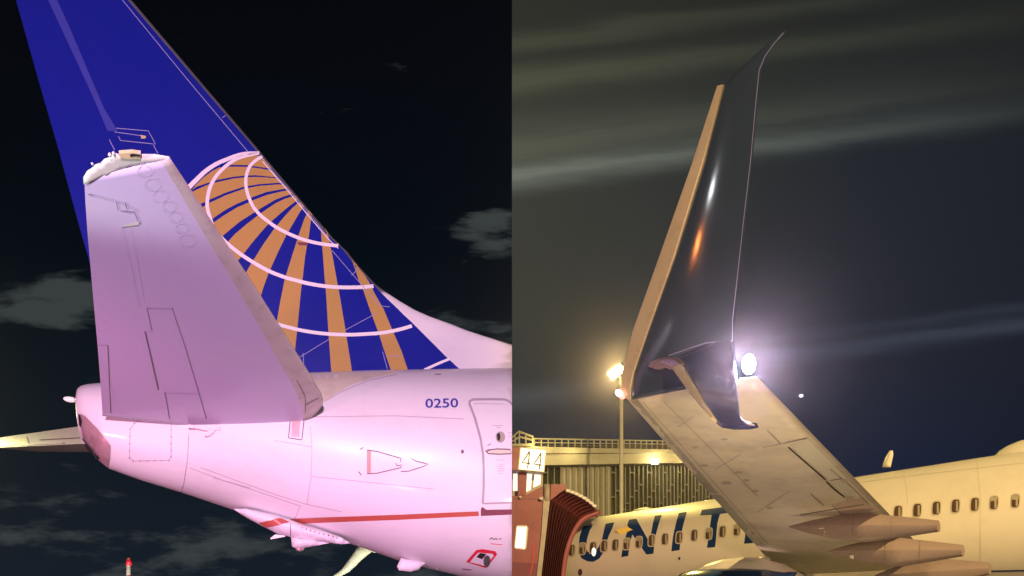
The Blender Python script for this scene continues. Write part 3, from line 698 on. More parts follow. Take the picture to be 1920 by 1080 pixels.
for i in range(14):
    x = 655+i*21+random.uniform(-5, 5); y = interp(BOT, x)-3.2
    h_ = hit(bF, x, y, .01)
    if h_ and x < 955: ellipsoid(h_, ((.014, 0, 0), (0, .014, 0), (0, 0, .012)), m_metal, 'belly_glint_bead', tail, 8, 5)  # small metal beads added as specular points along the belly edge
# far wing and scimitar tip of the same aircraft, beyond the belly
WP = Vector((-5, 22, 0)); WN = Vector((.25, -1, 0)).normalized()
tipw = pillow([(671, 1026), (698, 1034), (682, 1046), (668, 1060), (655, 1072), (640, 1080), (618, 1088), (596, 1092), (622, 1082), (640, 1068), (655, 1048)], WP, WN, .10, .12, m_fwhite, 'wingtip_blade', tail, 6)
pillow([(672, 1026), (700, 1036), (760, 1040), (950, 1020), (950, 985), (760, 1000)], WP, WN, .5, .25, m_fwhite, 'far_wing', tail, 16)

# banded pole far behind
D_ = 42; bx0 = at(243, 1047, D_)
bp = thing('banded_pole', (bx0.x, D_, 0), 'thin cream pole with red bands rising at the bottom edge under the tail', 'pole')
zs = [0, 2.6, 3.6, 4.45, 4.75, 5.3, bx0.z]; 
tube([(bx0.x-.05, D_, 0), (bx0.x-.05, D_, bx0.z-.12)], [.22, .13], m_tipcap, 'pole', bp, 12)
for z0, z1 in ((2.6, 3.4), (4.55, 4.85), (bx0.z-.42, bx0.z-.1)): tube([(bx0.x-.05+.03, D_-.02, z0), (bx0.x-.02, D_-.02, z1)], [.175, .15], m_redf, 'red_band', bp, 12)
ellipsoid((bx0.x-.04, D_, bx0.z-.1), ((.13, 0, 0), (0, .13, 0), (0, 0, .16)), m_red, 'pole_cap', bp, 12, 6)

# ================================================================== RIGHT STAND: airliner at gate 44
A2 = Vector((.676, -.737, 0)).normalized(); N2 = Vector((-.737, -.676, 0)).normalized()      # aft, port side outward
plane = thing('airliner', (9.0, 21.0, 0), 'white airliner with blue upturned winglet and blue lettering, parked at gate 44', 'airplane', 'airliners parked at the gates')
C2 = Vector((12.95, 19.2, 4.43)); R2 = 1.88
vs, fs = [], []; stn = []
for i in range(110):
    s = -17.4+.25*i; stn.append(s)
S = len(stn)
for s in stn:
    f = min(1, max(0, (s+17.4)/3.2)); r = R2*math.sqrt(max(.001, 1-(1-f)**2)); dz = -(1-f)**2*.5
    for k in range(SEG):
        a = 2*math.pi*k/SEG; vs.append(C2+A2*s+UP*dz+N2*math.cos(a)*r+UP*math.sin(a)*r)
for i in range(S-1):
    for k in range(SEG): fs.append((i*SEG+k, i*SEG+(k+1) % SEG, (i+1)*SEG+(k+1) % SEG, (i+1)*SEG+k))
fs += [list(range(SEG)), [(S-1)*SEG+k for k in range(SEG)]]
fu2 = mk('fuselage', vs, fs, m_cream, plane, True); cut_x(fu2, False, .05)
b2 = bvh(fu2)
# letters (traced strokes)
def c1(p): return [(960+x/3.6, 780+y/3.6) for x, y in p]
def c2(p): return [(1180+x/3.6, 780+y/3.6) for x, y in p]
Uo = c1([(480, 745), (546, 738), (524, 775), (508, 830), (500, 885), (506, 912), (530, 928), (562, 915), (588, 880), (607, 838), (622, 770), (632, 728), (690, 718), (680, 752), (655, 805), (636, 862), (618, 920), (590, 962), (550, 984), (508, 980), (470, 960), (453, 925), (450, 880), (458, 810)])
Nn = c1([(790, 700), (840, 694), (920, 838), (940, 790), (952, 720), (965, 675), (1010, 668), (990, 735), (968, 815), (955, 929), (908, 935), (813, 800), (797, 855), (785, 945), (738, 953), (752, 865), (772, 800), (790, 760), (778, 735)])
Ii = c2([(335, 655), (388, 648), (368, 725), (350, 800), (340, 905), (284, 913), (296, 810), (315, 725)])
Tt = c2([(490, 635), (640, 614), (700, 610), (690, 652), (612, 662), (595, 725), (580, 885), (525, 890), (540, 780), (556, 668), (478, 672)])
Ee = c2([(775, 862), (795, 720), (815, 605), (960, 590), (955, 622), (862, 634), (850, 700), (930, 690), (925, 722), (845, 732), (832, 825), (930, 815), (925, 848)])
for p in (Uo, Nn, Ii, Tt, Ee): decal(b2, p, m_letter, 'letter', plane, 6, .006)
# cabin windows
def window(x, y, wd, ht, lit=False, shade=.5):
    rr = lambda a, b_: [(x+a*math.copysign(abs(math.cos(t))**.55, math.cos(t))-(b_*math.sin(t))*.10, y+b_*math.copysign(abs(math.sin(t))**.55, math.sin(t))) for t in [2*math.pi*k/16 for k in range(16)]]
    wfr = decal(b2, rr(wd/2+1.2, ht/2+1.2), m_wframe, 'window', plane, 4, .010)
    if not wfr: return
    decal(b2, rr(wd/2-.8, ht/2-1), m_lit if lit else m_pane, 'pane', wfr, 4, .014)
    if random.random() < .3: decal(b2, [(x-wd*.38, y-ht*.42), (x+wd*.40, y-ht*.42), (x+wd*.38, y-ht*random.uniform(.02, .2)), (x-wd*.40, y-ht*.1)], m_shade, 'blind', wfr, 4, .020)
    sh_ = [(x+wd*.05, y-ht*.36), (x+wd*.30, y-ht*.34), (x+wd*.32, y+ht*.36), (x+wd*.05, y+ht*.40)]
    decal(b2, sh_, m_shade, 'shade', wfr, 4, .018)
for x, y in ((1648, 965), (1684, 961), (1720, 957), (1756, 953), (1792, 949), (1828, 946), (1864, 943), (1904, 939.5), (1944, 935)): window(x, y, 16, 26)
for i, (x, y) in enumerate(((1072, 1032), (1092, 1029), (1112, 1027), (1133, 1024), (1154, 1022), (1175, 1020), (1198, 1017), (1222, 1013.5), (1247, 1011), (1274, 1008), (1302, 1004), (1329, 1001), (1355, 997), (1382, 994), (1410, 990))): window(x, y, 12.6, 22)
decal(b2, el(1114, 1035, 4, 8), m_lit, 'pane_reflection', plane, 3, .022)  # glowing patch stands in for a white reflection in the pane
decal(b2, el(1088, 1073, 4, 6.5), m_pane, 'service_hatch', plane, 3, .010)
decal(b2, el(1274, 1047, 2.0, 2.6, 8), m_black, 'static_port', plane, 2, .010)
stripe(b2, [(1845, 1071), (1960, 1069)], 3, m_letter, 'cheat_line', plane, 6, .008)
join_stripes(b2, [[(1610, 905), (1700, 893), (1920, 868)], [(1830, 850), (1838, 930), (1838, 1060)], [(1690, 868), (1700, 920), (1702, 945)], [(1245, 925), (1240, 990)], [(1345, 930), (1343, 940)]], .8, m_wframe, 'skin_seam', plane)
yb = hit(b2, 1170, 997, .02); 
bx_ = at(1170, 997, (yb-O).y-.05)
slab([(1154, 994), (1175, 988), (1185, 993), (1163, 1002)], yb+N2*.03, N2, .05, m_yel, 'yellow_glow_box', plane)
# antennas and domes on the crown
cr = lambda s: C2+A2*s+UP*R2
def s_of(px):
    lo_, hi_ = -17., 9.
    for _ in range(40):
        mid = (lo_+hi_)/2; p = cr(mid)
        if CX+F*p.x/p.y < px: lo_ = mid
        else: hi_ = mid
    return lo_
s1 = s_of(1662); P1 = C2+A2*s1
pillow([(1654, 876), (1660, 858), (1668, 845), (1674, 844.5), (1675, 852), (1670, 876)], P1+N2*.3, N2, .1, .06, m_cream, 'blade_antenna', plane, 5)
s2 = s_of(1962)
ellipsoid(C2+A2*s2+UP*(R2-.05), (A2*1.15, N2*.45, UP*.42), m_cream, 'crown_dome', plane, 24, 12)
s3 = s_of(1209)
ellipsoid(C2+A2*s3+UP*(R2-.03)+N2*.15, (A2*.5, N2*.22, UP*.13), m_bwhite, 'crown_dome', plane, 18, 10)  # small white dome put in for a bright patch on the crown

# wing (port), seen from below
L0 = at(1172, 744, 7.0); L1 = at(1450, 1060, 20.5); T0 = at(1420, 706, 5.97); T1 = at(1748, 1048, 16.0)
nW = (T0-L0).cross(L1-L0).normalized(); nW = nW if nW.z < 0 else -nW          # downwards
NU, nv = 40, [0, .004, .012, .025, .05, .09, .15, .22, .3, .4, .5, .6, .7, .8, .9, 1]
vs, fs = [], []
for i in range(NU+1):
    t = i/NU*1.12
    a = L0.lerp(L1, t); b_ = T0.lerp(T1, t); ch = (b_-a).length
    for sgn, kk in ((1, .035), (-1, .075)):
        for v in nv: vs.append(a.lerp(b_, v)+nW*sgn*naca(v)*ch*kk)
n_ = len(nv)
for i in range(NU):
    for s in (0, 1):
        for k in range(n_-1):
            a = (i*2+s)*n_+k; b_ = ((i+1)*2+s)*n_+k
            fs.append((a, a+1, b_+1, b_))
for i in (0, NU): fs.append([(i*2)*n_+k for k in range(n_)]+[(i*2+1)*n_+k for k in reversed(range(n_))])
wing = mk('wing', vs, fs, m_wing, plane, True)
bm = bmesh.new(); bm.from_mesh(wing.data); bmesh.ops.remove_doubles(bm, verts=bm.verts, dist=1e-4); bmesh.ops.recalc_face_normals(bm, faces=bm.faces); bm.to_mesh(wing.data); bm.free()
bW = bvh(wing)
join_stripes(bW, [[(1478, 837), (1500, 857), (1522, 876), (1548, 898.6)], [(1549, 902), (1567, 919), (1583, 931)]], 2.6, m_black, 'aileron_gap', wing, .008)
join_stripes(bW, [[(1469.6, 830), (1514, 820)], [(1439, 806), (1463, 830)], [(1557, 878), (1577, 895), (1600, 915), (1630, 945)], [(1557, 900), (1579, 896)], [(1560, 946), (1585, 970)], [(1520, 925), (1545, 948)], [(1500, 965), (1620, 945)]], 1.3, m_seam, 'panel_seam', wing, .008)
join_stripes(bW, [[(1205, 752), (1300, 860), (1440, 1020)], [(1245, 752), (1330, 838), (1420, 930)], [(1270, 800), (1300, 780)], [(1430, 838), (1468, 831)], [(1340, 880), (1390, 850)], [(1420, 960), (1480, 920)]], .9, m_flap, 'faint_seam', wing, .006)
for x, y in ((1220, 813), (1300, 905)):
    p = hit(bW, x+4, y+2, .0)
    if p: ellipsoid(p, ((.03, 0, 0), (0, .03, 0), (0, 0, .03)), m_silver, 'edge_fitting', wing, 8, 5)
for x, y, a, b_ in ((1303, 838, 7, 2.5), (1320, 872, 9, 2.5), (1385, 885, 8, 2.5), (1358, 823, 7, 2), (1400, 900, 6, 2.5), (1362, 905, 10, 3.5), (1417, 920, 6, 2), (1443, 952, 6, 2.5)):
    decal(bW, el(x, y, a, b_, 14), m_plate, 'access_plate', wing, 3, .005)
for a, b_ in (((1177, 751), (1249, 832)), ((1252, 836), (1330, 923)), ((1333, 927), (1420, 1024))):
    decal(bW, [a, (a[0]+20, a[1]+(-1 if a[0] < 1200 else 1)), (b_[0]+17, b_[1]+2), b_], m_slat, 'slat', wing, 8, .004)
decal(bW, [(1482, 834), (1514, 822), (1555, 864), (1592, 900), (1566, 911), (1552, 899)], m_wing2, 'aileron', wing, 9, .004)
decal(bW, [(1553, 902), (1577, 897), (1598, 914), (1614, 930), (1590, 935), (1570, 918)], m_wing2, 'flap_panel', wing, 8, .004)
decal(bW, [(1563, 945), (1592, 938), (1618, 934), (1640, 955), (1608, 962), (1586, 968)], m_wing3, 'flap_panel', wing, 8, .004)
decal(bW, [(1574, 898), (1588, 897), (1588, 903), (1581, 905)], m_wing3, 'hinge_cover', wing, 4, .009)
decal(bW, [(1582, 931), (1602, 929), (1598, 935), (1588, 938)], m_wing3, 'hinge_cover', wing, 4, .009)
join_stripes(bW, [[(1515, 821), (1560, 866), (1640, 946)]], 1.0, m_plate, 'trailing_seam', wing, .007)
rivets(bW, [(1200, 770), (1300, 885), (1400, 1000)], 7, .8, m_plate, 'rivet_row', wing)
rivets(bW, [(1262, 752), (1360, 848), (1460, 950)], 7, .8, m_plate, 'rivet_row', wing)
# flap track fairings
def fairing(nose_px, tail_px, d_tail, w_, h_, top_px):
    tl = at(*tail_px, d_tail); k = (nose_px[0]-CX)/F
    Lf = (tl.x-k*tl.y)/(A2.x-k*A2.y); ns_ = tl-A2*Lf; ns_.z = O.z+(CY-nose_px[1])/F*ns_.y
    n = 22; vs, fs = [], []
    sec = [(0, 1), (.75, .55), (1, .05), (.8, -.72), (.35, -1), (-.35, -1), (-.8, -.72), (-1, .05), (-.75, .55)]; K = len(sec)
    for i in range(n+1):
        t = i/n; c = ns_.lerp(tl, t)
        if t < .55: s_ = max(.015, 1-((.55-t)/.55)**1.6)**.9
        else: s_ = 1-.64*((t-.55)/.45)**1.05
        for a, b_ in sec: vs.append(c+N2*a*w_*s_+UP*(b_*h_*s_+.10*h_*(1-s_)))
    for i in range(n):
        for k_ in range(K): fs.append((i*K+k_, i*K+(k_+1) % K, (i+1)*K+(k_+1) % K, (i+1)*K+k_))
    fs += [list(range(K)), [n*K+k_ for k_ in range(K)]]
    o = mk('flap_fairing', vs, fs, m_flap, plane, True)
    bm = bmesh.new(); bm.from_mesh(o.data)
    for f in bm.faces:
        if len(f.verts) > 4:
            for e in f.edges: e.smooth = False
    bm.verts.ensure_lookup_table()
    for e in bm.edges:
        a, b_ = e.verts[0].index, e.verts[1].index
        if a % K == b_ % K and a % K in (0, 2, 7): e.smooth = False
    bm.to_mesh(o.data); bm.free()
    return o
f1 = fairing((1478, 990), (1760, 988), 10.5, .24, .235, 0)
f2 = fairing((1552, 1036), (1806, 1034), 12.2, .28, .27, 0)
f3 = fairing((1640, 1082), (1856, 1068), 14.2, .32, .33, 0)
bf1 = bvh(f1); bf2 = bvh(f2)
join_stripes(bf1, [[(1536, 991), (1546, 990)], [(1547, 996), (1544, 1010)], [(1537, 1011), (1545, 1011)]], 1.4, m_bwhite, 'fairing_mark', f1, .008)
decal(bf2, [(1594, 1041), (1601, 1041), (1601, 1051), (1594, 1051)], m_bwhite, 'fairing_mark', f2, 3, .008)
join_stripes(bf1, [[(1600, 964), (1598, 1016)], [(1672, 966), (1670, 1012)]], 1.0, m_seam, 'fairing_seam', f1, .007)
join_stripes(bf2, [[(1660, 1012), (1658, 1060)], [(1725, 1015), (1723, 1054)]], 1.0, m_seam, 'fairing_seam', f2, .007)
# engine nacelle and pylon ahead of the wing
EC = at(1385, 1062, 17.6); EC.z -= .98; ax_ = -A2
vs, fs = [], []
prof = [(-1.6, .75), (-.9, .90), (-.2, .97), (.5, 1.0), (1.1, .98), (1.55, .90), (1.75, .80), (1.68, .70), (1.3, .64)]
for s, r in prof:
    for k in range(36):
        a = 2*math.pi*k/36; vs.append(EC+ax_*s+N2*math.cos(a)*r+UP*math.sin(a)*r)
for i in range(len(prof)-1):
    for k in range(36): fs.append((i*36+k, i*36+(k+1) % 36, (i+1)*36+(k+1) % 36, (i+1)*36+k))
fs.append(list(range(36))); fs.append([(len(prof)-1)*36+k for k in range(36)])
nac = mk('engine_nacelle', vs, fs, m_cowl, plane, True)
vs = []; fs = []
for s, r in ((1.5, .925), (1.62, .88), (1.78, .80), (1.70, .69)):
    for k in range(36):
        a = 2*math.pi*k/36; vs.append(EC+ax_*s+N2*math.cos(a)*r+UP*math.sin(a)*r)
for i in range(3):
    for k in range(36): fs.append((i*36+k, i*36+(k+1) % 36, (i+1)*36+(k+1) % 36, (i+1)*36+k))
mk('nacelle_lip', vs, fs, m_silver, nac, True)
PE = EC-A2*0
pillow([(1300, 1075), (1326, 1058), (1355, 1049), (1390, 1045), (1425, 1046), (1470, 1058), (1520, 1085), (1540, 1110), (1420, 1110)], EC+N2*.12, N2, .5, .3, m_cream, 'pylon', plane, 9)
box(at(1432, 1048, 18.6), (.30, .12, .10), m_silver, 'pylon_fitting', plane)

# winglet
cant = .12
WUP = Vector((N2.x*cant, N2.y*cant, 1)).normalized(); NWg = A2.cross(WUP).normalized(); NWg = NWg if NWg.dot(N2) > 0 else -NWg
wrows = [[(0, 1474, 55), (1, 1476, 57)], [(0, 1441, 79), (1, 1446, 92)], [(0, 1410, 109), (1, 1429, 126)], [(0, 1374, 142), (1, 1422, 168)], [(0, 1358, 162), (1, 1420, 204)], [(0, 1321, 300), (1, 1409, 318)], [(0, 1266, 480), (1, 1390, 492)], [(0, 1216, 620), (1, 1376, 630)], [(0, 1198, 670), (1, 1378, 665)], [(0, 1189, 700), (1, 1383, 688)], [(0, 1183, 750), (1, 1388, 711)]]
wl, = loft(wrows, L0, NWg, lambda u_, v, ch: naca(v)*.065*ch if 0 < v < 1 else 0.0, [('winglet', m_navy, 0, 1, plane)], plane, VS, 6)
bWl = bvh(wl)
led = blade([(1347, 162), (1358, 160), (1322, 300), (1267, 480), (1217, 620), (1190, 700), (1184, 730), (1185, 750), (1176, 748), (1169, 735), (1167, 705), (1189, 620), (1239, 480), (1299, 310)], L0, NWg, .05, .008, m_led, 'winglet_leading_edge', wl)
stripe(bWl, [(1470, 62), (1452, 82), (1435, 106), (1424, 132), (1418, 190), (1408, 300), (1394, 420), (1383, 520), (1374, 600), (1374, 640)], 1.4, m_seamw, 'trailing_edge', wl, 8, .006)
stripe(bWl, [(1254, 667), (1300, 651), (1325, 643), (1374, 639)], 1.6, m_seamw, 'winglet_seam', wl, 6, .006)
# lower scimitar blade
SR = onp(1300, 668, L0, NWg)+NWg*.06
BD = (N2*.75-UP*.66).normalized(); NB = A2.cross(BD).normalized(); NB = NB if NB.dot(O-SR) > 0 else -NB
def facing(a, b_, lift):
    "plane through the blade's edge line a-b, turned towards the camera to catch the floodlight"
    pa, pb = onp(*a, SR, NB), onp(*b_, SR, NB); e = (pb-pa).normalized(); mid = (pa+pb)/2; d = (O-mid).normalized()
    n_l = (d-e*d.dot(e)).normalized(); return mid+n_l*lift, n_l
PL, NL = facing((1261, 692), (1341, 784), .05)
PR, NR = facing((1219, 688), (1281, 685), .06)
bl = blade([(1271, 672), (1290, 660), (1318, 648), (1372, 641), (1376, 664), (1380, 700), (1384, 750), (1388, 782), (1394, 791), (1405, 796), (1421, 797.5), (1404, 801), (1375, 801.5), (1352, 798), (1339, 788), (1320, 756), (1290, 706)], SR, NB, .04, .006, m_navyb, 'lower_blade', wl)
blade([(1261, 692), (1281, 686), (1300, 718), (1320, 752), (1341, 784), (1338, 791), (1318, 768), (1292, 735)], PL, NL, .06, .02, m_bladele, 'blade_leading_edge', wl)
blade([(1219, 687), (1226, 677), (1246, 671), (1268, 671), (1281, 685), (1262, 693), (1250, 689), (1236, 693)], PR, NR, .05, .015, m_bronze, 'blade_root_fairing', wl, None, 3)
blade([(1239, 678), (1250, 672), (1266, 673), (1278, 684), (1266, 690), (1254, 684)], PR+NR*.03, NR, .03, .01, m_metal, 'root_cuff', wl, None, 3)
stripe(bvh(bl), [(1392, 788), (1402, 794.5), (1416, 796.5)], 2.5, m_line, 'blade_tip', bl, 3, .006)
# lamp tower of the neighbouring stand, mirrored in the gloss of the winglet
def mirror(px, py, d):
    p = onp(px, py, L0, NWg); v = (p-O).normalized(); return p+(v-2*v.dot(NWg)*NWg)*d
lw = mirror(1345, 340, 15); lo_ = mirror(1312, 440, 15.3)
lt = thing('light_tower', (lw.x, lw.y, 0), 'lamp tower whose white and orange lamps show mirrored in the glossy winglet', 'light pole')
tube([(lw.x, lw.y, 0), (lw.x, lw.y, lw.z+.3)], [.14, .08], m_pole, 'pole', lt, 12)
for q_, m_ in ((lw, m_lamp2), (lo_, m_lamp3)):
    tube([(lw.x, lw.y, q_.z), q_], .04, m_pole, 'bracket', lt, 8)
    ellipsoid(q_, ((.20, 0, 0), (0, .20, 0), (0, 0, .24)), m_, 'lamp', lt, 14, 8)
# lights on the wing tip
c = at(1404, 683, 5.93)
ellipsoid(c, ((.055, 0, 0), (0, .05, 0), (0, 0, .085)), m_strobe, 'strobe_light', plane, 20, 12)
c = at(1160, 737, 6.97)
nvl = ellipsoid(c, ((.028, 0, -.028), (0, .03, 0), (.022, 0, .022)), m_navhot, 'navigation_light', plane, 14, 8)
ellipsoid(at(1164, 739, 7.0), ((.038, 0, -.045), (0, .035, 0), (.024, 0, .024)), m_nav, 'red_lens', nvl, 14, 8)

for nm, p, e, col, ang in (('strobe_lamp', at(1404, 683, 5.80), 1500, (1, .76, 1), 60), ('mast_lamp', at(1155, 698, 33.6), 5000, (1, .66, .24), 30)):
    spot(nm, p, (0.9, 0, 2.8), e, col, ang, .6, .04)
# ------------------------------------------------------------------ terminal
TP = Vector((0, 40, 0)); TN = Vector((.22, -1, 0)).normalized()
term = thing('terminal_building', (6, 42, 0), 'floodlit terminal with a pale roof band and tall narrow glazing behind the airliner', 'building')
slab([(960.3, 868), (1440, 868), (1440, 1180), (960.3, 1180)], TP-TN*.25, TN, 6, m_glass, 'facade', term)
slab([(960.3, 851), (1150, 850), (1440, 850), (1440, 868), (1250, 868), (960.3, 873)], TP+TN*.55, TN, 1.0, m_fascia, 'fascia', term)
slab([(960.3, 836), (1120, 840), (1440, 846), (1440, 849.5), (1150, 849), (960.3, 850)], TP+TN*.75, TN, 1.2, m_fascia, 'roof_edge', term)
slab([(1000, 836.5), (1060, 836), (1120, 838), (1170, 843), (1440, 846), (1440, 834), (1000, 834)], TP-TN*1.0, TN, 2, m_roof, 'roof_slab', term)
xs = []; x = 962.0
while x < 1440:
    xs.append(x); x += lerp(13.5, 6.6, min(1, (x-962)/300))
for i, x in enumerate(xs):
    if 1046 < x < 1140:                       # pale ribbed cladding
        wd = (xs[i+1]-x)
        slab([(x+.5, 868), (x+wd*.55, 868), (x+wd*.55, 1175), (x+.5, 1175)], TP+TN*.12, TN, .35, m_mull, 'cladding_rib', term)
        slab([(x+wd*.55, 868), (x+wd+.4, 868), (x+wd+.4, 1175), (x+wd*.55, 1175)], TP-TN*.05, TN, .18, m_fascia, 'cladding_panel', term)
        continue
    slab([(x, 868), (x+1.7, 868), (x+1.7, 1175), (x, 1175)], TP+TN*.05, TN, .28, m_mull, 'mullion', term)
    if i+1 < len(xs):
        x1 = xs[i+1]
        for k in range(3):
            yy = 884+((i*11.5) % 46)+k*46 if i % 2 == 0 else 907+((i*11.5) % 46)+k*52
            if yy < 1080 and (i % 2 == 0 or k == 0): slab([(x+2, yy), (x1, yy+1.5), (x1, yy+3.9), (x+2, yy+2.4)], TP+TN*.0, TN, .2, m_mull, 'transom', term)
# roof railing
RP = TP+TN*.4
rl = thing('roof_railing', (7, 41.5, 12), 'pale two-rail railing along the terminal roof', 'railing')
slab([(1000, 821), (1100, 823), (1260, 826), (1330, 829), (1330, 830.3), (1260, 827.6), (1100, 825), (1000, 823.5)], RP, TN, .08, m_rail, 'top_rail', rl)
slab([(1000, 829), (1100, 830), (1260, 832), (1330, 834), (1330, 835), (1260, 833.2), (1100, 831.4), (1000, 830.6)], RP, TN, .06, m_rail, 'mid_rail', rl)
x = 1001.0
while x < 1330:
    t = (x-1000)/330; slab([(x, 821.5+t*8), (x+1.8, 821.5+t*8), (x+1.8, 838+t*6), (x, 838+t*6)], RP-TN*.02, TN, .07, m_rail, 'post', rl); x += lerp(13.2, 8.5, t)
stl = thing('roof_stair', (1, 39, 11), 'pale steel stair with handrails climbing onto the terminal roof, above the 44 sign', 'stairs')
SP_ = TP+TN*1.2
for name, p in (('handrail', [(960.3, 818), (973, 807), (1000, 817), (1000, 820), (973, 810), (960.3, 822)]), ('handrail', [(960.3, 826), (975, 817), (1000, 824), (1000, 826.5), (975, 820), (960.3, 829)]), ('stringer', [(960.3, 832), (1000, 831), (1000, 836), (960.3, 837)])):
    slab(p, SP_, TN, .12, m_rail, name, stl)
for x, y in ((965, 815), (973, 808), (985, 813), (998, 817)): slab([(x, y), (x+2.2, y), (x+2.2, 836), (x, 836)], SP_-TN*.02, TN, .08, m_rail, 'baluster', stl)
# facade lamps under the fascia (visible bright patches)
for nm, px, py, e in (('facade_lamp', 1217, 871, 45), ('facade_lamp', 1290, 866, 75), ('facade_lamp', 1000, 845, 55), ('facade_lamp', 1065, 856, 30)):
    p = onp(px, py, TP, TN)+TN*1.5
    l = bpy.data.lights.new(nm, 'POINT'); l.energy = e; l.color = (1, .78, .26); l.shadow_soft_size = .15
    o = bpy.data.objects.new(nm, l); COL.objects.link(o); o.location = p
fl = box(onp(1218, 872, TP, TN)+TN*.8, (.35, .3, .22), m_lamp, 'facade_light', term)

# ------------------------------------------------------------------ light mast
md = 34.0; mb = at(1165, 1180, md)
mast = thing('light_mast', (mb.x, md, 0), 'tall slender pole behind the wing tip with a bright yellow floodlight on top', 'light pole')
tz = at(1165, 706, md).z
tube([(mb.x, md, 0), (mb.x, md, tz)], [.13, .085], m_pole, 'pole', mast, 14)
tube([(mb.x, md, tz-.1), at(1158, 704, md)], .05, m_pole, 'bracket', mast, 8)
rotm = Matrix.Rotation(R(-34), 3, 'Y')
lh = box(at(1155, 698, md+.12), (.78, .3, .44), m_pole, 'lamp_housing', mast, rotm)
box(at(1155, 698, md-.06), (.74, .06, .38), m_lamp, 'lamp_lens', lh, rotm)

# ------------------------------------------------------------------ jet bridge
JP = Vector((0, 25.4, 0)); JN = Vector((0, -1, 0))
jb = thing('jet_bridge', (.8, 26, 0), 'red jet bridge cab with dark red accordion canopy against the airliner', 'jet bridge')
cab = slab([(960.3, 930), (973, 929), (986, 928), (1018, 911), (1018, 941), (1014.5, 1000), (1006, 1080), (996, 1175), (960.3, 1175)], JP, JN, 2.2, m_bred, 'cab', jb)
bC = bvh(cab)
stripe(bC, [(970, 931), (968, 975), (966, 1055)], 1.2, m_seam, 'cab_seam', cab, 8, .006)
stripe(bC, [(961, 935), (1017, 936)], 1.0, m_seam, 'cab_seam', cab, 8, .006)
decal(bC, [(960.8, 1054), (1007, 1056), (997, 1173), (960.8, 1173)], m_maroon, 'kick_panel', cab, 16, .006)
cw = decal(bC, [(968, 986), (972, 985), (988, 985.5), (991, 990), (987, 1027), (984, 1031), (967, 1029), (964, 1026)], m_bwhite, 'window_frame', cab, 6, .01)
decal(bC, [(969.5, 988), (987.5, 988), (984, 1028.5), (966, 1026.5)], m_lit, 'window_pane', cw, 6, .016)
stripe(bC, [(1001.5, 1020), (1000, 1030), (998, 1060), (994, 1076)], 2.2, m_redf, 'hose', cab, 6, .03)
ellipsoid(at(1014.5, 935, 25.3), ((.09, 0, 0), (0, .07, 0), (0, 0, .07)), m_bwhite, 'cab_lamp', cab, 10, 6)
ellipsoid(at(975.5, 932, 25.3), ((.06, 0, 0), (0, .05, 0), (0, 0, .05)), m_bwhite, 'cab_lamp', cab, 10, 6)
slab([(1019, 936), (1031, 940), (1024, 1000), (1015, 1080), (1004, 1175), (996, 1175), (1006.5, 1080), (1015, 1000)], JP+JN*.08, JN, .5, m_bbeige, 'corner_post', jb)
tube([at(1026, 909, 25.5), at(1025.5, 941, 25.4)], .115, m_bbeige, 'curtain_roller', jb, 14)
slab([(1033, 908), (1062, 908), (1062, 917), (1052, 922), (1032, 938)], JP+JN*.05, JN, 1.6, m_bred, 'hood_panel', jb)
# accordion folds
Ca = [(1000, 1175), (1015.5, 1080), (1025, 1000), (1031.5, 939), (1052, 920)]
Cb = [(1047, 1175), (1053, 1080), (1064, 1020), (1088, 976), (1122, 960)]
NF = 10
def curve_at(w_, n=16):
    ptsA = smooth_path(Ca, 6); ptsB = smooth_path(Cb, 6)
    out = []
    bul = 4*w_*(1-w_)
    for k in range(len(ptsA)):
        p = ptsA[k].lerp(ptsB[k], w_); tt = k/(len(ptsA)-1)
        p = p+Vector((5*tt**3*bul, -5*tt**3*bul)) if tt > 0 else p
        out.append(p)
    return out
for k in range(NF):
    w0, wm, w1 = k/NF, (k+.5)/NF, (k+1)/NF
    cs = []
    for w_, dd in ((w0, .2), (wm, -.14), (w1, .2)):
        d = lerp(25.45, 27.0, w_)+dd
        c = [at(p.x, p.y, d) for p in curve_at(w_)]
        c.append(c[-1]+Vector((0.15, 1.6, .0)))
        cs.append(c)
    n = len(cs[0]); vs = cs[0]+cs[1]+cs[2]
    fs = [(r*n+i, r*n+i+1, (r+1)*n+i+1, (r+1)*n+i) for r in range(2) for i in range(n-1)]
    fo = mk('fold', vs, fs, m_bellow, jb)
    fo.data.materials.append(m_bellow_lit)
    for pi, p in enumerate(fo.data.polygons):
        if pi % (n-1) >= n-8: p.material_index = 1  # upper faces take the painted lit colour
    if k > 0 and k < NF-1:
        tp = cs[1][n-2]; box(tp+Vector((0, 0, .05)), (.15, .2, .10), m_bwhite, 'fold_cap', fo, Matrix.Rotation(R(8+k*2), 3, 'Y'))
# seal arch on the fuselage
arch = [(p.x+2, p.y) for p in smooth_path(Cb, 6)]
d_a = 27.02
av = [at(x, y, d_a-.05) for x, y in arch]; n = len(av)
vs = []; fs = []
for i, p in enumerate(av):
    d = (av[min(n-1, i+1)]-av[max(0, i-1)]).normalized(); s_ = d.cross(Vector((0, 1, 0))).normalized()
    for a, b_ in ((-.10, -.08), (.10, -.08), (.10, .25), (-.10, .25)): vs.append(p+s_*a+Vector((0, b_, 0)))
for i in range(n-1):
    for k in range(4): fs.append((i*4+k, i*4+(k+1) % 4, (i+1)*4+(k+1) % 4, (i+1)*4+k))
fs += [(3, 2, 1, 0), tuple((n-1)*4+k for k in range(4))]
mk('seal_arch', vs, fs, m_bred, jb, True)
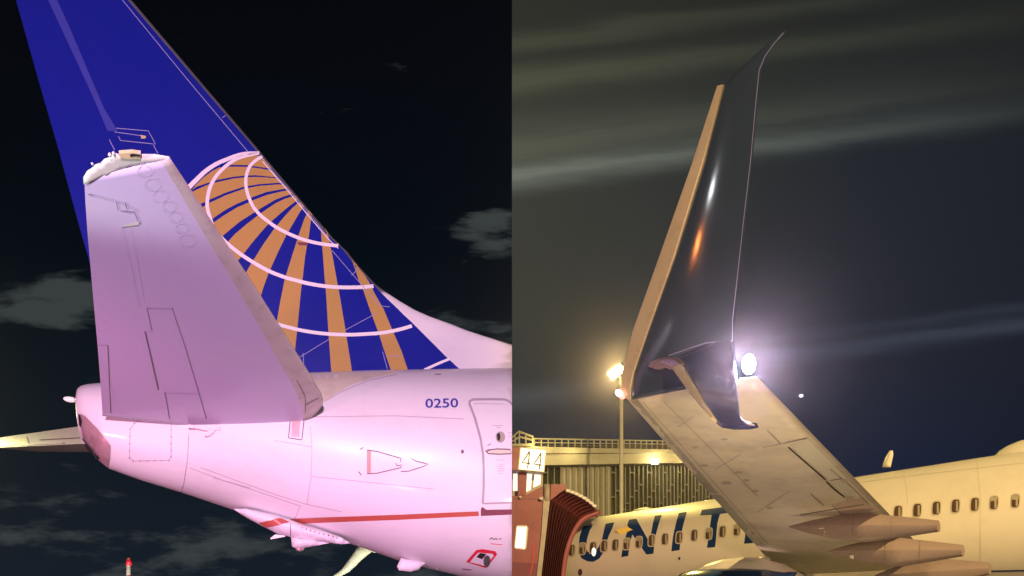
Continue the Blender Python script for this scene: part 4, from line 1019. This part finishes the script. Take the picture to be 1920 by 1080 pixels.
# glazed lantern on the cab roof
slab([(960.3, 884), (1018, 886), (1018, 911), (986, 928), (960.3, 930)], JP-JN*-.02-JN*.4, JN, 1.2, m_bbeige, 'roof_lantern', jb)
for p in ([(962, 888), (970.5, 888), (970.5, 920), (962, 920)], [(988, 888), (998, 888), (995, 918), (987, 922)], [(1002, 888), (1014, 889), (1013, 908), (1000, 914)]): slab(p, JP-JN*.36, JN, .05, m_lit, 'lantern_pane', jb)
slab([(973, 882), (988, 882), (986, 928), (971, 929)], JP+JN*.02, JN, .3, m_bred, 'sign_post', jb)
# gate sign
gs = thing('gate_sign', (.6, 25, 6.5), 'lit square gate sign with black number 44 above the jet bridge', 'sign')
GP = Vector((0, 25.0, 0)); GN = Vector((.12, -1, 0)).normalized()
slab([(960.3, 838), (976, 838.5), (972, 881), (960.3, 880)], GP-GN*.02, GN, .5, m_bred, 'sign_side', gs)
slab([(975, 838), (1025, 842.5), (1020.8, 885.5), (971, 880.8)], GP-GN*.0, GN, .45, m_rail, 'sign_box', gs)
face = slab([(977, 840.5), (1023, 844.5), (1019, 883.5), (973.2, 879)], GP+GN*.02, GN, .03, m_sign, 'sign_face', gs)
bG = bvh(face)
def digit4(ox, oy):
    f = lambda p: [(960+x/9+ox, 800+y/9+oy) for x, y in p]
    o = join_stripes(bG, [f([(290, 420), (235, 515), (170, 605), (305, 625)]), f([(295, 415), (285, 540), (262, 700)])], 2.4, m_digit, 'digit', gs, .008)
digit4(0, 0); digit4(21.8, 3.0)
# a single far point of light
sx = at(1502, 742, 240); o = ellipsoid(sx, ((.75, 0, 0), (0, .5, 0), (0, 0, .55)), m_star, 'distant_light', None, 10, 6)
tag(o, 'small lone white point of light in the sky right of the wing', 'light')

# thin night haze over the apron: gives the lamps their glow
hz = box((0, 25, 14), (150, 90, 30), m_ground, 'haze', None); hz['kind'] = 'stuff'
hm = bpy.data.materials.new('haze_air'); hm.use_nodes = True; nt = hm.node_tree; nt.nodes.clear()
pv = nt.nodes.new('ShaderNodeVolumePrincipled'); pv.inputs['Color'].default_value = (.9, .9, .95, 1); pv.inputs['Density'].default_value = .0006; pv.inputs['Anisotropy'].default_value = .945
mo = nt.nodes.new('ShaderNodeOutputMaterial'); nt.links.new(pv.outputs[0], mo.inputs['Volume'])
hz.data.materials.clear(); hz.data.materials.append(hm)
